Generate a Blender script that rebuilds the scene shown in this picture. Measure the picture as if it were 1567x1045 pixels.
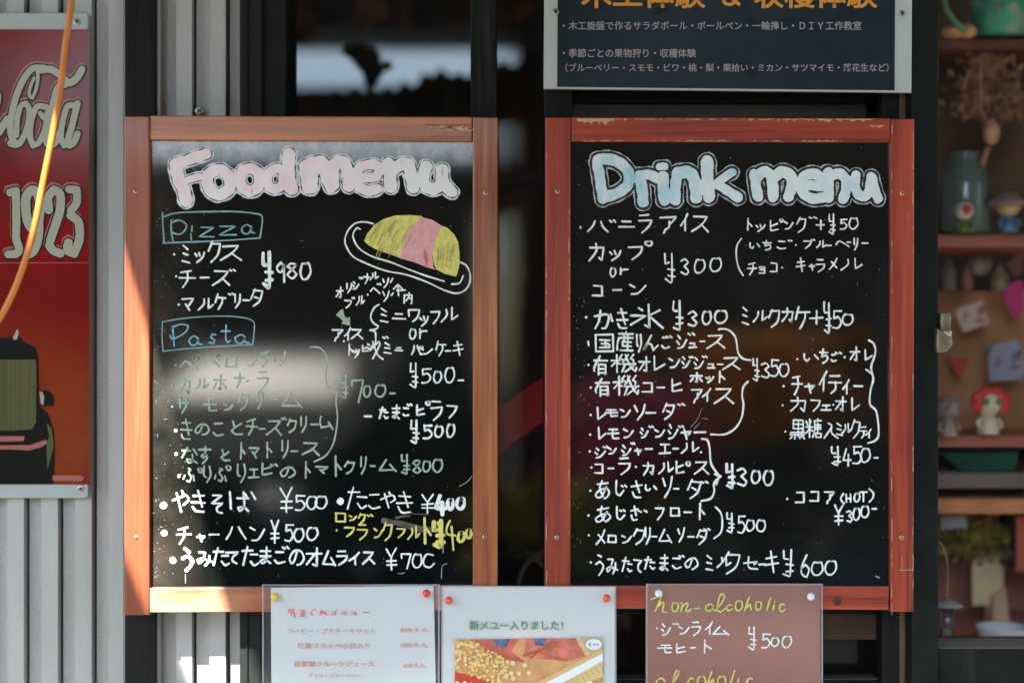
import bpy, bmesh, math, random
from mathutils import Vector, Matrix, noise
R = math.radians
rnd = random.Random(7)
SC = bpy.context.scene
for _o in list(bpy.data.objects): bpy.data.objects.remove(_o)
COL = SC.collection

# ------------------------------------------------------------------ camera, sky, sun, exposure
S, D, ZC = 0.0008, 1.74, 1.50        # metres per photo pixel on the board plane, camera distance, camera height
cam = bpy.data.cameras.new('camera'); cam.lens = 50; cam.sensor_width = 36.0
cam.lens = 36.0 * D / (1567 * S)
cam.clip_start = 0.05; cam.clip_end = 300
cam.dof.use_dof = True; cam.dof.focus_distance = D; cam.dof.aperture_fstop = 1.3
cam_o = bpy.data.objects.new('camera', cam); COL.objects.link(cam_o)
cam_o.location = (0, -D, ZC); cam_o.rotation_euler = (R(90), 0, 0); SC.camera = cam_o

w = bpy.data.worlds.new('World'); SC.world = w; w.use_nodes = True
wn = w.node_tree.nodes; sk = wn.new('ShaderNodeTexSky'); sk.sky_type = 'NISHITA'; sk.sun_disc = False
SUNV = Vector((0.45, 1.0, -1.2)).normalized()
sk.sun_elevation = math.asin(-SUNV.z); sk.sun_rotation = math.atan2(-SUNV.x, -SUNV.y)
w.node_tree.links.new(sk.outputs[0], wn['Background'].inputs[0]); wn['Background'].inputs[1].default_value = 0.14
sl = bpy.data.lights.new('sun', 'SUN'); sl.energy = 5.0; sl.angle = R(0.55); sl.color = (1.0, 0.93, 0.84)
so = bpy.data.objects.new('sun', sl); COL.objects.link(so); so.rotation_euler = SUNV.to_track_quat('-Z', 'Y').to_euler(); so.location = (-3, -6, 8)
SC.view_settings.view_transform = 'Standard'; SC.view_settings.look = 'None'; SC.view_settings.gamma = 1
SC.view_settings.exposure = 2.55; SC.view_settings.use_curve_mapping = False
SC.render.engine = 'CYCLES'; SC.cycles.use_denoising = True
try: SC.cycles.denoiser = 'OPENIMAGEDENOISE'
except Exception: pass
SC.cycles.max_bounces = 8; SC.cycles.transparent_max_bounces = 16; SC.cycles.caustics_reflective = False
SC.cycles.sample_clamp_indirect = 6.0

# ------------------------------------------------------------------ helpers
NEAR = [1.0]
def dep_(y): return y if NEAR[0] == 1 or y < .14 else .14 + (y - .14) * NEAR[0]
def P(px, py, y=0.0):
    y = dep_(y)
    k = S * (D + y) / D
    return Vector(((px - 783.5) * k, y, ZC - (py - 522.5) * k))

BOOST = [1.0]
def mat(name, col, rough=0.6, metal=0.0, spec=0.5, var=0.0, vscale=20.0, bump=0.0, bscale=60.0, stretch=(1, 1, 1), col2=None, lo=0.35, hi=0.65, coat=0.0, ior=1.45, detail=5, emit=None, seed=0.0):
    col = tuple(min(.85, c * BOOST[0]) if BOOST[0] > 1 else c for c in col); col2 = tuple(min(.85, c * BOOST[0]) for c in col2) if col2 else None
    m = bpy.data.materials.new(name); m.use_nodes = True; nt = m.node_tree; b = nt.nodes['Principled BSDF']
    b.inputs['Base Color'].default_value = (*col, 1); b.inputs['Roughness'].default_value = rough
    b.inputs['Metallic'].default_value = metal; b.inputs['Specular IOR Level'].default_value = spec; b.inputs['IOR'].default_value = ior
    b.inputs['Coat Weight'].default_value = coat; b.inputs['Coat Roughness'].default_value = 0.08
    if emit: b.inputs['Emission Color'].default_value = (*emit[0], 1); b.inputs['Emission Strength'].default_value = emit[1]
    tc = nt.nodes.new('ShaderNodeTexCoord'); mp = nt.nodes.new('ShaderNodeMapping'); mp.inputs['Scale'].default_value = stretch
    mp.inputs['Location'].default_value = (seed, seed * 1.7, seed * .3)
    nt.links.new(tc.outputs['Object'], mp.inputs['Vector'])
    m['map'] = mp.name
    if var or col2:
        n = nt.nodes.new('ShaderNodeTexNoise'); n.inputs['Scale'].default_value = vscale; n.inputs['Detail'].default_value = detail
        nt.links.new(mp.outputs[0], n.inputs['Vector'])
        r = nt.nodes.new('ShaderNodeValToRGB'); r.color_ramp.elements[0].position = lo; r.color_ramp.elements[1].position = hi
        c2 = col2 or tuple(min(1, c * (1 + var)) for c in col); c1 = col if col2 else tuple(c * (1 - var) for c in col)
        r.color_ramp.elements[0].color = (*c1, 1); r.color_ramp.elements[1].color = (*c2, 1)
        nt.links.new(n.outputs['Fac'], r.inputs[0]); nt.links.new(r.outputs[0], b.inputs['Base Color'])
    if bump:
        n = nt.nodes.new('ShaderNodeTexNoise'); n.inputs['Scale'].default_value = bscale; n.inputs['Detail'].default_value = 3
        nt.links.new(mp.outputs[0], n.inputs['Vector'])
        bp = nt.nodes.new('ShaderNodeBump'); bp.inputs['Strength'].default_value = bump; bp.inputs['Distance'].default_value = 0.002
        nt.links.new(n.outputs['Fac'], bp.inputs['Height']); nt.links.new(bp.outputs[0], b.inputs['Normal'])
    return m

def layer(m, col, scale, lo, hi, stretch=(1, 1, 1), rough=None, amt=1.0, seed=0.0, detail=6, mask=None):
    """a further coat of wear, dust or painted-in reflection over the base colour; mask=(axis, a, b) limits it along an object axis"""
    nt = m.node_tree; b = nt.nodes['Principled BSDF']
    tc = nt.nodes.new('ShaderNodeTexCoord'); mp = nt.nodes.new('ShaderNodeMapping'); mp.inputs['Scale'].default_value = stretch
    mp.inputs['Location'].default_value = (seed, seed * .7, seed * 1.3); nt.links.new(tc.outputs['Object'], mp.inputs['Vector'])
    n = nt.nodes.new('ShaderNodeTexNoise'); n.inputs['Scale'].default_value = scale; n.inputs['Detail'].default_value = detail; n.inputs['Roughness'].default_value = .65
    nt.links.new(mp.outputs[0], n.inputs['Vector'])
    r = nt.nodes.new('ShaderNodeMapRange'); r.inputs['From Min'].default_value = lo; r.inputs['From Max'].default_value = hi
    r.inputs['To Max'].default_value = amt; nt.links.new(n.outputs['Fac'], r.inputs['Value'])
    fac = r.outputs[0]
    if mask:
        sx = nt.nodes.new('ShaderNodeSeparateXYZ'); nt.links.new(tc.outputs['Object'], sx.inputs[0])
        r2 = nt.nodes.new('ShaderNodeMapRange'); r2.inputs['From Min'].default_value = mask[1]; r2.inputs['From Max'].default_value = mask[2]
        nt.links.new(sx.outputs['XYZ'.index(mask[0])], r2.inputs['Value'])
        mu = nt.nodes.new('ShaderNodeMath'); mu.operation = 'MULTIPLY'; nt.links.new(fac, mu.inputs[0]); nt.links.new(r2.outputs[0], mu.inputs[1]); fac = mu.outputs[0]
    mx = nt.nodes.new('ShaderNodeMix'); mx.data_type = 'RGBA'
    src = b.inputs['Base Color'].links
    if src: nt.links.new(src[0].from_socket, mx.inputs[6])
    else: mx.inputs[6].default_value = b.inputs['Base Color'].default_value
    mx.inputs[7].default_value = (*col, 1); nt.links.new(fac, mx.inputs[0]); nt.links.new(mx.outputs[2], b.inputs['Base Color'])
    if rough is not None:
        mr = nt.nodes.new('ShaderNodeMix'); mr.data_type = 'FLOAT'
        ls = b.inputs['Roughness'].links
        if ls: nt.links.new(ls[0].from_socket, mr.inputs[2])
        else: mr.inputs[2].default_value = b.inputs['Roughness'].default_value
        mr.inputs[3].default_value = rough; nt.links.new(fac, mr.inputs[0]); nt.links.new(mr.outputs[0], b.inputs['Roughness'])
    return m

def glassy(name, tint, refl=1.0, rough=0.0, veil=0.0, veilcol=(.8, .8, .8)):
    """thin pane: see-through, with a Fresnel reflection and an optional milky film"""
    m = bpy.data.materials.new(name); m.use_nodes = True; nt = m.node_tree; nt.nodes.clear()
    out = nt.nodes.new('ShaderNodeOutputMaterial'); t = nt.nodes.new('ShaderNodeBsdfTransparent'); t.inputs[0].default_value = (*tint, 1)
    g = nt.nodes.new('ShaderNodeBsdfGlossy'); g.inputs['Roughness'].default_value = rough
    lw = nt.nodes.new('ShaderNodeLayerWeight'); lw.inputs[0].default_value = .5
    pw = nt.nodes.new('ShaderNodeMath'); pw.operation = 'POWER'; pw.inputs[1].default_value = 5; nt.links.new(lw.outputs['Facing'], pw.inputs[0])
    mu = nt.nodes.new('ShaderNodeMath'); mu.operation = 'MULTIPLY_ADD'; mu.use_clamp = True; mu.inputs[1].default_value = .9 * refl; mu.inputs[2].default_value = .04 * refl; nt.links.new(pw.outputs[0], mu.inputs[0])
    src = t.outputs[0]
    if veil:
        d = nt.nodes.new('ShaderNodeBsdfDiffuse'); d.inputs[0].default_value = (*veilcol, 1)
        m2 = nt.nodes.new('ShaderNodeMixShader'); m2.inputs[0].default_value = veil; nt.links.new(src, m2.inputs[1]); nt.links.new(d.outputs[0], m2.inputs[2]); src = m2.outputs[0]
    mx = nt.nodes.new('ShaderNodeMixShader'); nt.links.new(mu.outputs[0], mx.inputs[0]); nt.links.new(src, mx.inputs[1]); nt.links.new(g.outputs[0], mx.inputs[2])
    nt.links.new(mx.outputs[0], out.inputs[0]); return m

def mesh_mat(name, col, pitch, wire):
    """woven insect screen: threads with open holes between them"""
    m = bpy.data.materials.new(name); m.use_nodes = True; nt = m.node_tree; nt.nodes.clear()
    out = nt.nodes.new('ShaderNodeOutputMaterial'); t = nt.nodes.new('ShaderNodeBsdfTransparent')
    d = nt.nodes.new('ShaderNodeBsdfPrincipled'); d.inputs['Base Color'].default_value = (*col, 1); d.inputs['Roughness'].default_value = .7; d.inputs['Specular IOR Level'].default_value = .1
    tc = nt.nodes.new('ShaderNodeTexCoord'); sx = nt.nodes.new('ShaderNodeSeparateXYZ'); nt.links.new(tc.outputs['Object'], sx.inputs[0]); hs = []
    for ax in ('X', 'Z'):
        a = nt.nodes.new('ShaderNodeMath'); a.operation = 'DIVIDE'; a.inputs[1].default_value = pitch; nt.links.new(sx.outputs[ax], a.inputs[0])
        f = nt.nodes.new('ShaderNodeMath'); f.operation = 'FRACT'; nt.links.new(a.outputs[0], f.inputs[0])
        l = nt.nodes.new('ShaderNodeMath'); l.operation = 'LESS_THAN'; l.inputs[1].default_value = wire; nt.links.new(f.outputs[0], l.inputs[0]); hs.append(l)
    mxx = nt.nodes.new('ShaderNodeMath'); mxx.operation = 'MAXIMUM'; nt.links.new(hs[0].outputs[0], mxx.inputs[0]); nt.links.new(hs[1].outputs[0], mxx.inputs[1])
    mx = nt.nodes.new('ShaderNodeMixShader'); nt.links.new(mxx.outputs[0], mx.inputs[0]); nt.links.new(t.outputs[0], mx.inputs[1]); nt.links.new(d.outputs[0], mx.inputs[2])
    nt.links.new(mx.outputs[0], out.inputs[0]); return m

def tag(o, label=None, cat=None, group=None, kind=None):
    if label: o['label'] = label
    if cat: o['category'] = cat
    if group: o['group'] = group
    if kind: o['kind'] = kind
    return o
def thing(name, loc, label, cat, group=None):
    o = bpy.data.objects.new(name, None); o.empty_display_size = .05; COL.objects.link(o); o.location = loc
    return tag(o, label, cat, group)
def wloc(o):
    v = Vector((0, 0, 0))
    while o: v += o.location; o = o.parent
    return v
def link(name, bm, m, parent=None, smooth=False, label=None, origin=None):
    base = wloc(parent) if parent else Vector((0, 0, 0))
    if origin is not None: base = Vector(origin)
    bmesh.ops.translate(bm, verts=bm.verts, vec=-base)
    me = bpy.data.meshes.new(name); bm.to_mesh(me); bm.free(); me.materials.append(m)
    if smooth:
        for p in me.polygons: p.use_smooth = True
    o = bpy.data.objects.new(name, me); COL.objects.link(o)
    if parent: o.parent = parent; o.location = base - wloc(parent)
    else: o.location = base
    if label: o['label'] = label
    return o
def top(name, bm, m, label, cat, group=None, smooth=False, origin=None):
    if origin is None:
        xs = [v.co for v in bm.verts]; origin = (sum(c.x for c in xs) / len(xs), sum(c.y for c in xs) / len(xs), min(c.z for c in xs))
    return tag(link(name, bm, m, None, smooth, origin=origin), label, cat, group)
def box(bm, x0, x1, y0, y1, z0, z1, bev=0.0):
    r = bmesh.ops.create_cube(bm, size=1.0, matrix=Matrix.Translation(((x0 + x1) / 2, (y0 + y1) / 2, (z0 + z1) / 2)) @ Matrix.Diagonal((abs(x1 - x0), abs(y1 - y0), abs(z1 - z0), 1)))
    if bev:
        es = {e for v in r['verts'] for e in v.link_edges}
        bmesh.ops.bevel(bm, geom=list(es), offset=bev, segments=2, affect='EDGES', profile=.5)
    return bm
def pbox(bm, a, b, c, d, y, dep, bev=0.0):
    """box whose front face, at depth y, spans photo pixels a..b, c..d"""
    p, q = P(a, d, y), P(b, c, y); return box(bm, p.x, q.x, p.y, p.y + dep, p.z, q.z, bev)
def prism(bm, pts, y, dep, bev=0.0, segs=2):
    """solid of constant section: photo-pixel outline at depth y, thickness dep"""
    f = [bm.verts.new(P(px, py, y)) for px, py in pts]; g = [bm.verts.new(v.co + Vector((0, dep, 0))) for v in f]
    fc = [bm.faces.new(f), bm.faces.new(g[::-1])]; n = len(f)
    for i in range(n): fc.append(bm.faces.new((f[i], g[i], g[(i + 1) % n], f[(i + 1) % n])))
    bmesh.ops.recalc_face_normals(bm, faces=fc)
    if bev:
        es = {e for e in fc[0].edges}
        bmesh.ops.bevel(bm, geom=list(es), offset=bev, segments=segs, affect='EDGES', profile=.5)
    return bm
def tube(bm, pts, r, seg=8, cap=True):
    rs = r if isinstance(r, (list, tuple)) else [r] * len(pts)
    pts = [Vector(p) for p in pts]; rings = []; up = None
    for i, p in enumerate(pts):
        t = (pts[min(i + 1, len(pts) - 1)] - pts[max(i - 1, 0)]).normalized()
        if up is None or abs(t.dot(up)) > .95: up = Vector((0, 1, 0)) if abs(t.y) < .9 else Vector((1, 0, 0))
        a = t.cross(up).normalized(); b = t.cross(a).normalized(); up = -b if False else up
        rings.append([bm.verts.new(p + (a * math.cos(2 * math.pi * k / seg) + b * math.sin(2 * math.pi * k / seg)) * rs[i]) for k in range(seg)])
    for i in range(len(rings) - 1):
        for k in range(seg): bm.faces.new((rings[i][k], rings[i][(k + 1) % seg], rings[i + 1][(k + 1) % seg], rings[i + 1][k]))
    if cap: bm.faces.new(rings[0][::-1]); bm.faces.new(rings[-1])
    return bm
def lathe(bm, c, prof, seg=24, axis='z'):
    """prof: list of (radius, height) along axis from c"""
    rings = []
    for r, h in prof:
        ring = []
        for k in range(seg):
            a = 2 * math.pi * k / seg
            if axis == 'z': v = Vector((r * math.cos(a), r * math.sin(a), h))
            else: v = Vector((r * math.cos(a), -h, r * math.sin(a)))
            ring.append(bm.verts.new(Vector(c) + v))
        rings.append(ring)
    for i in range(len(rings) - 1):
        for k in range(seg): bm.faces.new((rings[i][k], rings[i][(k + 1) % seg], rings[i + 1][(k + 1) % seg], rings[i + 1][k]))
    if prof[0][0] > 1e-5: bm.faces.new(rings[0][::-1])
    if prof[-1][0] > 1e-5: bm.faces.new(rings[-1])
    bmesh.ops.recalc_face_normals(bm, faces=bm.faces); return bm
def ball(bm, c, rx, ry=None, rz=None, sub=16):
    ry = ry or rx; rz = rz or rx
    bmesh.ops.create_uvsphere(bm, u_segments=sub, v_segments=sub // 2 + 2, radius=1, matrix=Matrix.Translation(c) @ Matrix.Diagonal((rx, ry, rz, 1)))
    return bm
def NB(): return bmesh.new()

# ------------------------------------------------------------------ pen strokes
def smooth(pts, closed=False, step=5):
    """Catmull-Rom through the points, broken at sharp corners"""
    pts = [Vector((p[0], p[1])) for p in pts]; n = len(pts)
    if n < 3: 
        a, b = pts[0], pts[-1]; k = 4
        return [a.lerp(b, i / k) for i in range(k + 1)]
    sharp = [False] * n
    for i in range(1, n - 1):
        a, b = pts[i] - pts[i - 1], pts[i + 1] - pts[i]
        if a.length > 0 and b.length > 0 and a.angle(b) > R(80): sharp[i] = True
    out = []
    for i in range(n - 1):
        p1, p2 = pts[i], pts[i + 1]
        p0 = pts[i - 1] if i > 0 and not sharp[i] else p1 + (p1 - p2) * .5
        p3 = pts[i + 2] if i + 2 < n and not sharp[i + 1] else p2 + (p2 - p1) * .5
        if i == 0 and (pts[0] - pts[-1]).length < 1e-6: p0 = pts[-2]
        if i == n - 2 and (pts[0] - pts[-1]).length < 1e-6: p3 = pts[1]
        for s in range(step):
            t = s / step
            out.append(.5 * ((2 * p1) + (p2 - p0) * t + (2 * p0 - 5 * p1 + 4 * p2 - p3) * t * t + (3 * p1 - p0 - 3 * p2 + p3) * t ** 3))
    out.append(pts[-1]); return out
INK = [0]
def ribbon(bm, pts, wd, y, vary=.14, lift=None):
    """one stroke of the pen: flat ink with round ends, lying on the plane y"""
    if lift is None: INK[0] = (INK[0] + 1) % 60; lift = INK[0] * 1.2e-5
    yy = y - lift; n = len(pts); ph = rnd.random() * 6; L = []; Rr = []
    def put(v): return bm.verts.new(P(v.x, v.y, 0) + Vector((0, yy, 0)))
    q = [p for i, p in enumerate(pts) if i == 0 or (p - pts[i - 1]).length > 1e-3]
    if len(q) < 2: return
    for i, p in enumerate(q):
        t = (q[min(i + 1, len(q) - 1)] - q[max(i - 1, 0)]).normalized(); nn = Vector((-t.y, t.x))
        h = wd / 2 * (1 + vary * math.sin(ph + i * .55) + vary * .5 * (rnd.random() - .5))
        L.append(put(p + nn * h)); Rr.append(put(p - nn * h))
    for i in range(len(q) - 1): bm.faces.new((L[i], L[i + 1], Rr[i + 1], Rr[i]))
    for e, a, b, s in ((0, L[0], Rr[0], -1), (len(q) - 1, L[-1], Rr[-1], 1)):
        t = (q[min(e + 1, len(q) - 1)] - q[max(e - 1, 0)]).normalized() * s; nn = Vector((-t.y, t.x))
        arc = [put(q[e] + (nn * math.cos(x) + t * math.sin(x)) * wd / 2) for x in (R(30), R(65), R(115), R(150))]
        a2, b2 = (a, b) if s > 0 else (b, a)
        bm.faces.new([a2] + arc + [b2])
def blob(bm, px, py, r, y):
    INK[0] = (INK[0] + 1) % 60; yy = y - INK[0] * 1.2e-5
    bm.faces.new([bm.verts.new(P(px + r * (1 + .18 * (rnd.random() - .5)) * math.cos(a), py + r * math.sin(a) * (1 + .18 * (rnd.random() - .5)), 0) + Vector((0, yy, 0))) for a in [k * math.pi / 6 for k in range(12)]])
def flat(bm, pts, y):
    """flat printed or painted shape on the plane y (photo-pixel outline)"""
    f = bm.faces.new([bm.verts.new(P(px, py, 0) + Vector((0, y, 0))) for px, py in pts])
    f.normal_update(); bmesh.ops.triangulate(bm, faces=[f]); return bm

G = dict(l.split(' ', 1) for l in '''ア 019164 53563729
イ 805306 5359
ウ 5052 050292856739
エ 1181 5158 0898
オ 0393 606948 5308
カ 02928967 404409
キ 1382 0695 4069
ク 3004 21917629
ケ 2005 1292 626539
コ 118188 0888
サ 0393 2026 707549
シ 1032 0426 195893
ス 11815509 5599
セ 049375 30378898
ソ 0124 907529
タ 3005 21917629 3465
チ 7011 0494 515529
ツ 0224 4154 917529
テ 1181 0494 545729
ト 3039 3386
ナ 0393 505529
ニ 2272 0797
ノ 806519
ハ 312509 617599
ヒ 10182998 8315
フ 01917529
ヘ 063298
ホ 0393 505948 2508 7598
マ 019155 3468
ミ 1072 1475 0899
ム 400888 6499
メ 805509 2388
モ 1181 0494 41475898
ヤ 039265 3059
ユ 127268 0898
ヨ 018188 1484 0888
ラ 1070 03937629
リ 1015 807529
ル 313509 606895
レ 202995
ロ 1118 118188 1888
ワ 0501917639
ン 0133 195892
ー 0595
゛ 0134 6094
゜ 5182967949161251
+ 0595 5059
あ 1281 403458 734819073574968869
い 11163846 7296
う 3061 1453857749
え 3060 137309465699
か 0362746849 302509 8295
き 1282 0595 4077 173989
く 701479
け 1018 3393 707549
こ 2181 174998
さ 0392 4076 163989
し 20275996
す 0292 5055462544656739
そ 20801494565889
た 0262 3009 5494 577998
ち 0292 402574967839
て 0191545789
と 2034 8235174999
な 0252 3006 7194 646849376799
の 513718053171957859
は 1018 4393 707759477799
ふ 406143665938 1507 8598
ま 1282 1585 505739184789
み 11513618063597 737659
や 04729466 5062 2159
り 101536 708549
れ 2029 02320717 3388 529899
ん 5009355669 6996
0 5020052969958050
2 0220708459 0999
3 11508244876918
4 400696 6369
5 202463966919 2090
6 60152869865416
7 03019159
8 814012549759175481
9 82501224648189
¥ 1054 905459 1595 1797
Y 101343 60685918 3585 3787
o 5020052969958050
r 2029 254292
P 2129 2150826525
i 5359 5051
z 11910999
a 7341142858747798
s 8241347659 5918
t 50577998 1393
l 28737051465998
c 825114285997
h 5029 3764866899
n 3329 37647699
H 1019 8089 1585
O 5020052969958050
T 0090 4049
国 0009 009099 0999 2373 3565 2777 5357 6576
産 5051 1191 3142 7162 1393 130609 4436 3585 3787 2999 6469
有 0292 400507 3439 34848978 3686 3888
機 0333 2029 2306 2435 40325344 60526364 80728384 4595 50769997 5549 8659
氷 505948 2132 044408 825499
黒 2024 20808478 2282 2484 5058 0696 0797 1809 3839 6869 8899
糖 0113 3123 0444 2029 2507 2546 7071 5191 515649 6393 6494 7277 6595 676969 67979969
入 305209 525699
気 2003 1181 1373 73887999 3447 7447
内 1219 12828979 505437 5476
''.'''.replace("''.", '').strip().split('\n'))
HALF = {'゛': .9}
def strokes(ch, x, y, wd, h, jit=.22):
    out = []; rot = (rnd.random() - .5) * .09; cx, cy = x + wd / 2, y + h / 2
    for s in G[ch].split():
        pts = []
        for i in range(0, len(s) - 1, 2):
            a = (int(s[i]) + (rnd.random() - .5) * 2 * jit) / 9 * wd + x; b = (int(s[i + 1]) + (rnd.random() - .5) * 2 * jit) / 9 * h + y
            dx, dy = a - cx, b - cy
            pts.append((cx + dx * math.cos(rot) - dy * math.sin(rot) * .6, cy + dx * math.sin(rot) * .6 + dy * math.cos(rot)))
        if len(s) > 6 and s[:2] == s[-2:]: pts[-1] = pts[0]
        out.append(pts)
    return out
def write(spec, crop, wd, m, y, parent, name='handwriting', label=None, jit=.28):
    """spec: 'ch x y w h; ...' in the units of crop=(x0,y0,scale); '~x,y x,y ..' is a free stroke, 'dot x y [r]' a dot"""
    bm = NB(); x0, y0, k = crop; wd *= .83
    for it in spec.replace('\n', ' ').split(';'):
        it = it.strip()
        if not it: continue
        if it[0] == '~':
            pts = [tuple(float(v) for v in q.split(',')) for q in it[1:].split()]
            ribbon(bm, smooth([(x0 + a / k, y0 + b / k) for a, b in pts]), wd, y); continue
        q = it.split()
        if q[0] == 'dot':
            blob(bm, x0 + float(q[1]) / k, y0 + float(q[2]) / k, float(q[3]) / k if len(q) > 3 else wd * .62, y); continue
        cx, cy, cw, ch_ = (float(v) for v in q[1:5]); ww = float(q[5]) if len(q) > 5 else wd
        for s in strokes(q[0], x0 + cx / k, y0 + cy / k, cw / k, ch_ / k, jit):
            ribbon(bm, smooth(s), ww, y)
    return link(name, bm, m, parent, label=label)
def printed(text, px, py, size, m, y, parent, bold=0.0, width=None, name='printed_text', label=None):
    """typeset lettering; px,py = left end of the baseline, size in photo px, width = total width in photo px"""
    c = bpy.data.curves.new(name, 'FONT'); c.body = text; c.size = 1; c.offset = bold; c.resolution_u = 3
    o = bpy.data.objects.new(name, c); COL.objects.link(o)
    me = bpy.data.meshes.new_from_object(o.evaluated_get(bpy.context.evaluated_depsgraph_get()))
    bpy.data.objects.remove(o); bm = NB(); bm.from_mesh(me); bpy.data.meshes.remove(me)
    xs = [v.co.x for v in bm.verts]; x0, x1 = min(xs), max(xs); kx = (width / (x1 - x0)) if width else size
    for v in bm.verts:
        a, b = v.co.x, v.co.y; q = P(px + (a - x0) * kx, py - b * size, 0); v.co = Vector((q.x, y, q.z))
    return link(name, bm, m, parent, label=label)

# ------------------------------------------------------------------ materials
M = {}
M['steel'] = mat('galvanised_siding', (.41, .43, .405), .45, .12, var=.12, vscale=700, bump=.12, bscale=900, detail=2)
layer(M['steel'], (.20, .21, .20), 6, .50, .80, (1, 1, .25), amt=.5)
layer(M['steel'], (.17, .16, .14), 34, .60, .80, (1, 1, .04), amt=.4, seed=12)
layer(M['steel'], (.14, .14, .13), 420, .66, .74, amt=.6, seed=8)
layer(M['steel'], (.60, .64, .63), 1000, .60, .70, amt=.6, seed=3, detail=1)
M['black_metal'] = mat('black_window_metal', (.010, .014, .012), .45, .0, spec=.15, var=.2, vscale=30)
layer(M['black_metal'], (.045, .05, .045), 30, .60, .80, (1, 1, .12), amt=.5)
M['charcoal'] = mat('charcoal_jamb', (.014, .018, .017), .55, spec=.2, var=.15, vscale=40)
M['black_wood'] = mat('black_stained_wood', (.007, .009, .0085), .55, spec=.2, var=.3, vscale=12, stretch=(12, 12, .6), bump=.3, bscale=30)
layer(M['black_wood'], (.05, .055, .05), 26, .60, .72, (1, 1, .05), amt=.6)
def wood(name, base, dark, horiz, chip=.0, seed=0.):
    st = (.5, 8, 8) if horiz else (8, 8, .5)
    m = mat(name, base, .38, col2=dark, vscale=7, stretch=st, lo=.36, hi=.66, bump=.25, bscale=40, coat=.2, seed=seed)
    layer(m, tuple(c * .55 for c in dark), 150, .50, .66, (.03, 1, 1) if horiz else (1, 1, .03), amt=.55, seed=seed + 2, detail=2)
    layer(m, tuple(min(.8, c * 1.5 + .03) for c in base), 110, .56, .68, (.03, 1, 1) if horiz else (1, 1, .03), amt=.35, seed=seed + 3, detail=2)
    layer(m, tuple(c * .6 for c in dark), 60, .55, .8, (.05, 1, 1) if horiz else (1, 1, .05), amt=.5, seed=seed)
    layer(m, tuple(min(.9, c * 1.5) for c in base), 2.2, .4, .75, amt=.45, seed=seed + 5)
    layer(m, (.55, .36, .22), 26 if chip < .5 else 14, .70 - chip * .12, .72 - chip * .12, (.22, 1, 1) if horiz else (1, 1, .22), rough=.7, amt=.85, seed=seed + 9)
    return m
ORG, DORG = (.42, .150, .048), (.20, .052, .020); RD, DRD = (.38, .060, .026), (.15, .022, .012)
M['wood_h1'] = wood('orange_stain_wood_rail', ORG, DORG, True, .1, 1.); M['wood_v1'] = wood('orange_stain_wood_stile', ORG, DORG, False, .0, 2.)
M['wood_v0'] = wood('dark_orange_stain_stile', (.30, .085, .036), (.15, .038, .018), False, .0, 3.); M['wood_h2'] = wood('red_stain_wood_rail', RD, DRD, True, .55, 4.); M['wood_v2'] = wood('red_stain_wood_stile', RD, DRD, False, .1, 6.)
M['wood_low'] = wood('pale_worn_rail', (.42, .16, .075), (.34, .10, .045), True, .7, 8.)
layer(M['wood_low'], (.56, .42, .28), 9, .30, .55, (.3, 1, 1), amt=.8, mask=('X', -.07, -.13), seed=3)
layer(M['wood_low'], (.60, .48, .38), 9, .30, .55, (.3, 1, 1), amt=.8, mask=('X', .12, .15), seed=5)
def board_mat(name, seed):
    m = mat(name, (.004, .0055, .005), .04, ior=1.55, var=.3, vscale=8, bump=.006, bscale=1100, coat=.0, seed=seed)
    layer(m, (.05, .045, .04), 5, .62, .90, amt=.4, seed=seed)
    layer(m, (.20, .20, .20), 90, .72, .80, rough=.6, amt=.4, seed=seed + 2)
    layer(m, (.12, .12, .12), 30, .70, .85, (.12, 1, 1), rough=.5, amt=.4, seed=seed + 3)
    return m
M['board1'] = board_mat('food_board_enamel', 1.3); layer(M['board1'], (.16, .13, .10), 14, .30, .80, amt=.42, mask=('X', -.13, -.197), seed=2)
layer(M['board1'], (.50, .50, .50), 60, .25, .7, rough=.2, amt=.9, mask=('Z', .545, .570), seed=4)  # pale top band: dust with the sky's reflection painted in
M['board2'] = board_mat('drink_board_enamel', 7.1)
def ink(name, col, v=.12): return layer(mat(name, col, .5, var=v, vscale=160), tuple(c * .40 for c in col), 420, .56, .70, amt=.5)
M['white_ink'] = ink('white_paint_pen', (.80, .86, .82)); M['green_ink'] = ink('pale_green_chalk', (.33, .43, .33)); M['teal_ink'] = ink('pale_teal_chalk', (.20, .40, .40))
M['blue_ink'] = ink('pale_blue_chalk', (.20, .43, .52)); M['yellow_ink'] = ink('yellow_chalk_pen', (.66, .62, .16)); M['pink_ink'] = ink('pink_chalk_pen', (.72, .36, .36), .08)
M['rose_ink'] = ink('rose_chalk_pen', (.65, .16, .14)); M['dark_gap'] = mat('bare_board_gap', (.012, .014, .014), .3)
M['title1'] = layer(mat('title_fill_pinkish_white', (.84, .68, .72), .5, var=.06, vscale=60), (.60, .66, .68), 120, .52, .75, amt=.5)
layer(M['title1'], (.78, .85, .84), 5, .45, .6, amt=.9)
for k_ in ('title1',): layer(M[k_], (.16, .18, .20), 130, .63, .68, (1, 1, .25), amt=.6, seed=4); layer(M[k_], (.85, .85, .87), 45, .45, .6, (1, 1, .5), amt=.5, seed=6)
M['title2'] = layer(mat('title_fill_blue_white', (.72, .83, .84), .5, var=.05, vscale=60), (.22, .58, .74), 9, .46, .66, amt=.95)
layer(M['title2'], (.45, .58, .62), 160, .6, .75, (1, 1, .3), amt=.5); layer(M['title2'], (.80, .85, .85), 34, .5, .6, (1, 1, .4), amt=.7, seed=6); layer(M['title2'], (.10, .14, .16), 140, .65, .69, (1, 1, .2), amt=.6, seed=4)
M['outline1'] = ink('title_outline', (.60, .70, .72)); M['outline2'] = ink('title_outline_grey', (.48, .53, .55))
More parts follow.
